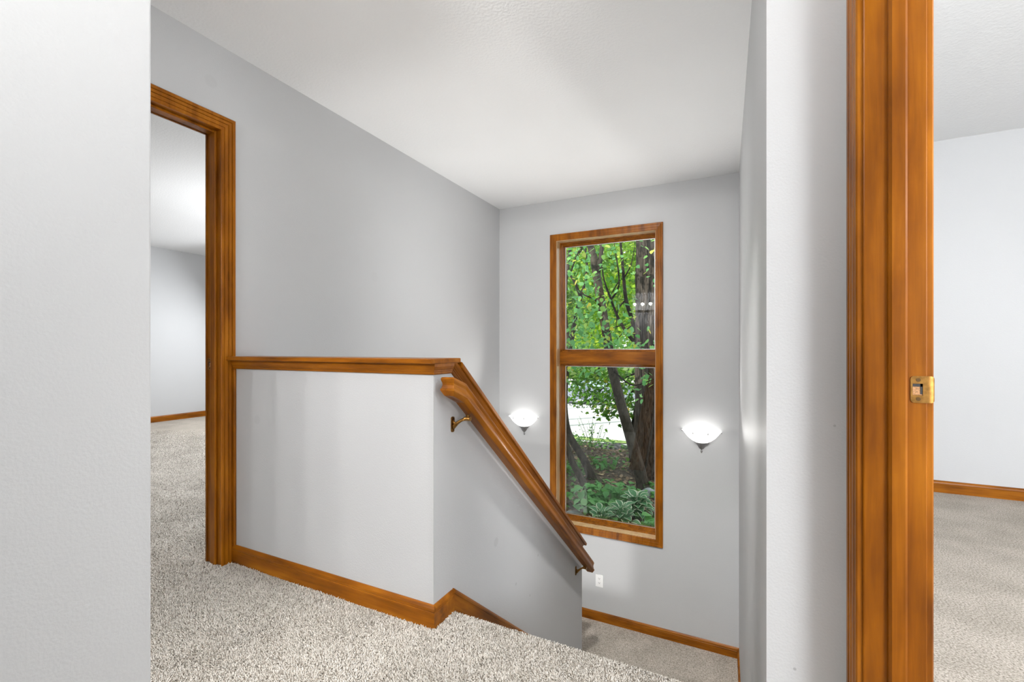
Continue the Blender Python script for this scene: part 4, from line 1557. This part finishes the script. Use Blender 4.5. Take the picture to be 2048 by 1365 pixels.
def hosta(px_, py_, Y_, n_, size, label):
    c = at(px_, py_, Y_)
    z0_ = gz(c.x, Y_)
    e = empty('variegated_hosta', (c.x, Y_, z0_))
    tag(e, label, 'plant', 'cream-edged hostas under the window')
    stm = MB()
    for i in range(n_):
        a = i * 2.39996 + random.uniform(-0.2, 0.2)
        lvl = 1 - (i / n_)
        el = 0.15 + 0.85 * lvl
        start = Vector((c.x + 0.09 * math.cos(a) * (1.3 - lvl), Y_ + 0.09 * math.sin(a) * (1.3 - lvl), z0_ + 0.10 + 0.16 * lvl))
        stm.tube([Vector((c.x, Y_, z0_ - 0.02)), start], [0.006, 0.004], 5)
        o = bpy.data.objects.new('leaf', HOSTA_ME)
        COL.objects.link(o)
        o.parent = e
        s_ = size * random.uniform(0.8, 1.15)
        R = Matrix.Rotation(a, 4, 'Z') @ Matrix.Rotation(-el * 0.75, 4, 'Y') @ Matrix.Rotation(random.uniform(-0.3, 0.3), 4, 'X')
        o.matrix_local = Matrix.Translation(start - Vector(e.location)) @ R @ Matrix.Scale(s_, 4)
    k = stm.build('stems', M_hosta, e)
    k['kind'] = 'stuff'


hosta(1274, 1024, 5.9, 46, 0.155, 'largest cream-edged hosta at the foot of the leaning trunk')
hosta(1245, 1046, 5.5, 28, 0.125, 'smaller cream-edged hosta left of the largest one')
hosta(1203, 1056, 5.3, 16, 0.11, 'smallest cream-edged hosta low at the sill, left of the others')

# ground cover and litter
gp, lp_ = [], []
for _ in range(9000):
    x_, y_ = random.uniform(-6.0, 0.3), random.uniform(4.6, 11.0)
    nz_ = mnoise.noise(Vector((x_ * 0.9, y_ * 0.9, 9.0)))
    if random.random() < 0.30 + 0.9 * nz_:
        gp.append((x_, y_, gz(x_, y_) + random.uniform(0.015, 0.07)))
    else:
        lp_.append((x_, y_, gz(x_, y_) + random.uniform(0.003, 0.02)))
for _ in range(1300):                                  # low shrubs along the crest
    x_ = random.uniform(-5.0, -0.8)
    k = 0.5 + 0.5 * mnoise.noise(Vector((x_ * 1.5, 0, 4)))
    y_ = random.gauss(10.3, 0.25)
    if k > 0.42:
        gp.append((x_, y_, gz(x_, y_) + random.random() * 0.42 * k))
gc = leaf_cloud('ground_cover', gp, 0.075, M_ivy, None, droop=-0.1, flat=0.7)
tag(gc, 'small green ground-cover leaves growing over the slope', None, None, 'stuff')
gc['category'] = 'plants'
ll = leaf_cloud('leaf_litter', lp_, 0.07, M_litter, None, droop=0.0, flat=0.8)
tag(ll, 'dry brown leaf litter scattered over the garden soil', None, None, 'stuff')
ll['category'] = 'leaves'
ME_F = leaf_proto(LEAF_V, LEAF_F, M_fallen, 'fallen_leaf')
FL = ['beside the leaning trunk halfway up the slope', 'left of the nearest leaning trunk', 'at the foot of the nearest leaning trunk', 'in the middle of the slope above the green clump', 'left of the foot of the leaning tree', 'just above the broad green leaves', 'between the leaning pair of trunks', 'left of the leaning tree near the crest', 'right of the farther leaning trunk', 'in the middle of the slope below the crest', 'at the foot of the massive trunk', 'right of the green clump by the leaning tree']
for k, (px_, py_) in enumerate([(1238, 936), (1152, 969), (1159, 982), (1222, 962), (1266, 966), (1210, 975), (1172, 944), (1250, 925), (1180, 918), (1205, 950), (1296, 948), (1243, 960)]):
    # walk the sight line down to the ground
    Y_ = 5.0
    while Y_ < 11 and at(px_, py_, Y_).z > gz(at(px_, py_, Y_).x, Y_) + 0.02:
        Y_ += 0.05
    c = at(px_, py_, Y_)
    o = bpy.data.objects.new('fallen_leaf', ME_F)
    COL.objects.link(o)
    o.location = (c.x, Y_, gz(c.x, Y_) + 0.012)
    o.rotation_euler = (random.uniform(-0.2, 0.2), random.uniform(-0.2, 0.2), random.uniform(0, 6.28))
    o.scale = (0.13,) * 3
    tag(o, 'pale dry leaf lying ' + FL[k], 'leaf', 'fallen leaves on the slope')


M_stone_dark = simple('dark_garden_stone', (0.075, 0.075, 0.08), 0.9, noise_amt=0.3, nscale=14, bump=0.4)


def rock(px_, py_, Y_, dims, label, seed):
    c = at(px_, py_, Y_)
    bm = bmesh.new()
    bmesh.ops.create_icosphere(bm, subdivisions=3, radius=1.0)
    for vtx in bm.verts:
        k = 1 + 0.22 * mnoise.noise(vtx.co * 1.3 + Vector((seed, 0, 0)))
        vtx.co = Vector((vtx.co.x * dims[0] * k, vtx.co.y * dims[1] * k, max(-0.6, vtx.co.z) * dims[2] * k))
    me = bpy.data.meshes.new('garden_stone')
    bm.to_mesh(me)
    bm.free()
    me.materials.append(M_stone if seed < 3 else M_stone_dark)
    o = bpy.data.objects.new('garden_stone', me)
    COL.objects.link(o)
    o.location = (c.x, Y_, gz(c.x, Y_) + dims[2] * 0.3)
    tag(o, label, 'stone')


rock(1298, 966, 6.9, (0.13, 0.10, 0.10), 'rounded pale grey stone between the leaning trunk and the massive trunk', 1)
rock(1146, 1030, 5.55, (0.20, 0.14, 0.05), 'flat blue-grey stone at the lower left corner of the window', 2)
rock(1213, 906, 10.3, (0.30, 0.16, 0.10), 'low dark stone at the top of the slope by the driveway', 3)
rock(1236, 902, 10.4, (0.22, 0.14, 0.09), 'small dark stone at the top of the slope beside the leaning trunk', 4)
# fallen branch on the soil
a_, b_ = at(1135, 1018, 5.85), at(1165, 1000, 6.1)
m = MB()
pa = [Vector((a_.x - 0.15, 5.75, gz(a_.x - 0.15, 5.75) + 0.02)), Vector((a_.x, 5.85, gz(a_.x, 5.85) + 0.03)), Vector((b_.x, 6.1, gz(b_.x, 6.1) + 0.035)), Vector((b_.x + 0.3, 6.3, gz(b_.x + 0.3, 6.3) + 0.03))]
m.tube(pa, [0.035, 0.034, 0.028, 0.018], 10, wob=0.1)
fb = m.build('fallen_branch', M_bark, smooth=True)
tag(fb, 'brown fallen branch lying on the soil at the lower left of the window', 'branch')

# wild tufted stems on the crest
m = MB()
gxp = at(1185, 890, 10.2)
wt = empty('wild_plant', (gxp.x, 10.2, gz(gxp.x, 10.2)))
tag(wt, 'thin airy weed standing against the pale driveway', 'plant')
tips = []
for i in range(12):
    b_ = Vector((gxp.x + random.uniform(-0.15, 0.15), 10.2 + random.uniform(-0.1, 0.1), gz(gxp.x, 10.2) - 0.02))
    t_ = b_ + Vector((random.uniform(-0.25, 0.25), random.uniform(-0.1, 0.1), random.uniform(0.45, 0.8)))
    m.tube([b_, (b_ + t_) / 2 + Vector((0.02, 0, 0.02)), t_], [0.006, 0.005, 0.003], 4)
    for k in range(5):
        tips.append(b_.lerp(t_, 0.4 + 0.12 * k) + Vector((random.uniform(-.04, .04), 0, random.uniform(-.02, .02))))
k = m.build('stems', M_ivy, wt)
k['kind'] = 'stuff'
leaf_cloud('foliage', [tuple(t) for t in tips], 0.05, M_ivy, wt)

# ------------------------------------------------------------------ car parked across the drive
cx = at(1186, 800, 24.0).x
cz = drive_z(24.0)
car = empty('car', (cx, 24.0, cz))
tag(car, 'silver-blue parked car half hidden by maple leaves across the driveway', 'car')
side = [(-2.2, 0.35), (-2.25, 0.62), (-2.05, 0.80), (-1.2, 0.92), (-0.55, 1.36), (0.75, 1.42), (1.55, 1.02), (2.15, 0.95), (2.25, 0.55), (2.15, 0.30), (-2.1, 0.28)]
bm = bmesh.new()
rings = []
for (yo, sc_, hz_) in ((-0.86, 0.985, 0.97), (-0.80, 1.0, 1.0), (0.80, 1.0, 1.0), (0.86, 0.985, 0.97)):
    rings.append([bm.verts.new((cx + x_ * sc_, 24.0 + yo, cz + 0.28 + (z_ - 0.28) * hz_)) for x_, z_ in side])
n_ = len(side)
for i in range(3):
    for j in range(n_):
        bm.faces.new((rings[i][j], rings[i][(j + 1) % n_], rings[i + 1][(j + 1) % n_], rings[i + 1][j]))
bm.faces.new(rings[0][::-1])
bm.faces.new(rings[3])
bmesh.ops.recalc_face_normals(bm, faces=bm.faces)
me = bpy.data.meshes.new('body')
bm.to_mesh(me)
bm.free()
me.materials.append(M_car)
o = bpy.data.objects.new('body', me)
COL.objects.link(o)
o.parent = car
o.matrix_parent_inverse = Matrix.Translation(-Vector(car.location))
bv = o.modifiers.new('bevel', 'BEVEL')
bv.width = 0.05
bv.segments = 2
for poly in ([(-1.02, 0.95), (-0.05, 0.95), (-0.05, 1.30), (-0.50, 1.30)], [(0.03, 0.95), (1.30, 0.98), (0.78, 1.33), (0.03, 1.33)]):
    w_ = MB()
    w_.prism([(cx + a, cz + b) for a, b in poly], 1, 24 - 0.872, 24 - 0.85)
    w_.build('side_window', M_carglass, car)
for xo in (-1.4, 1.4):
    for yo in (-0.80, 0.80):
        w_ = MB()
        rg = [(cx + xo + 0.31 * math.cos(t), cz + 0.31 + 0.31 * math.sin(t)) for t in np.linspace(0, 2 * PI, 25)[:-1]]
        w_.prism(rg, 1, 24 + yo - 0.1, 24 + yo + 0.1)
        wh = w_.build('wheel', M_tyre, car)
        h_ = MB()
        rg = [(cx + xo + 0.18 * math.cos(t), cz + 0.31 + 0.18 * math.sin(t)) for t in np.linspace(0, 2 * PI, 17)[:-1]]
        h_.prism(rg, 1, 24 + yo - 0.11, 24 + yo + 0.11)
        h_.build('hub', M_chrome, wh)
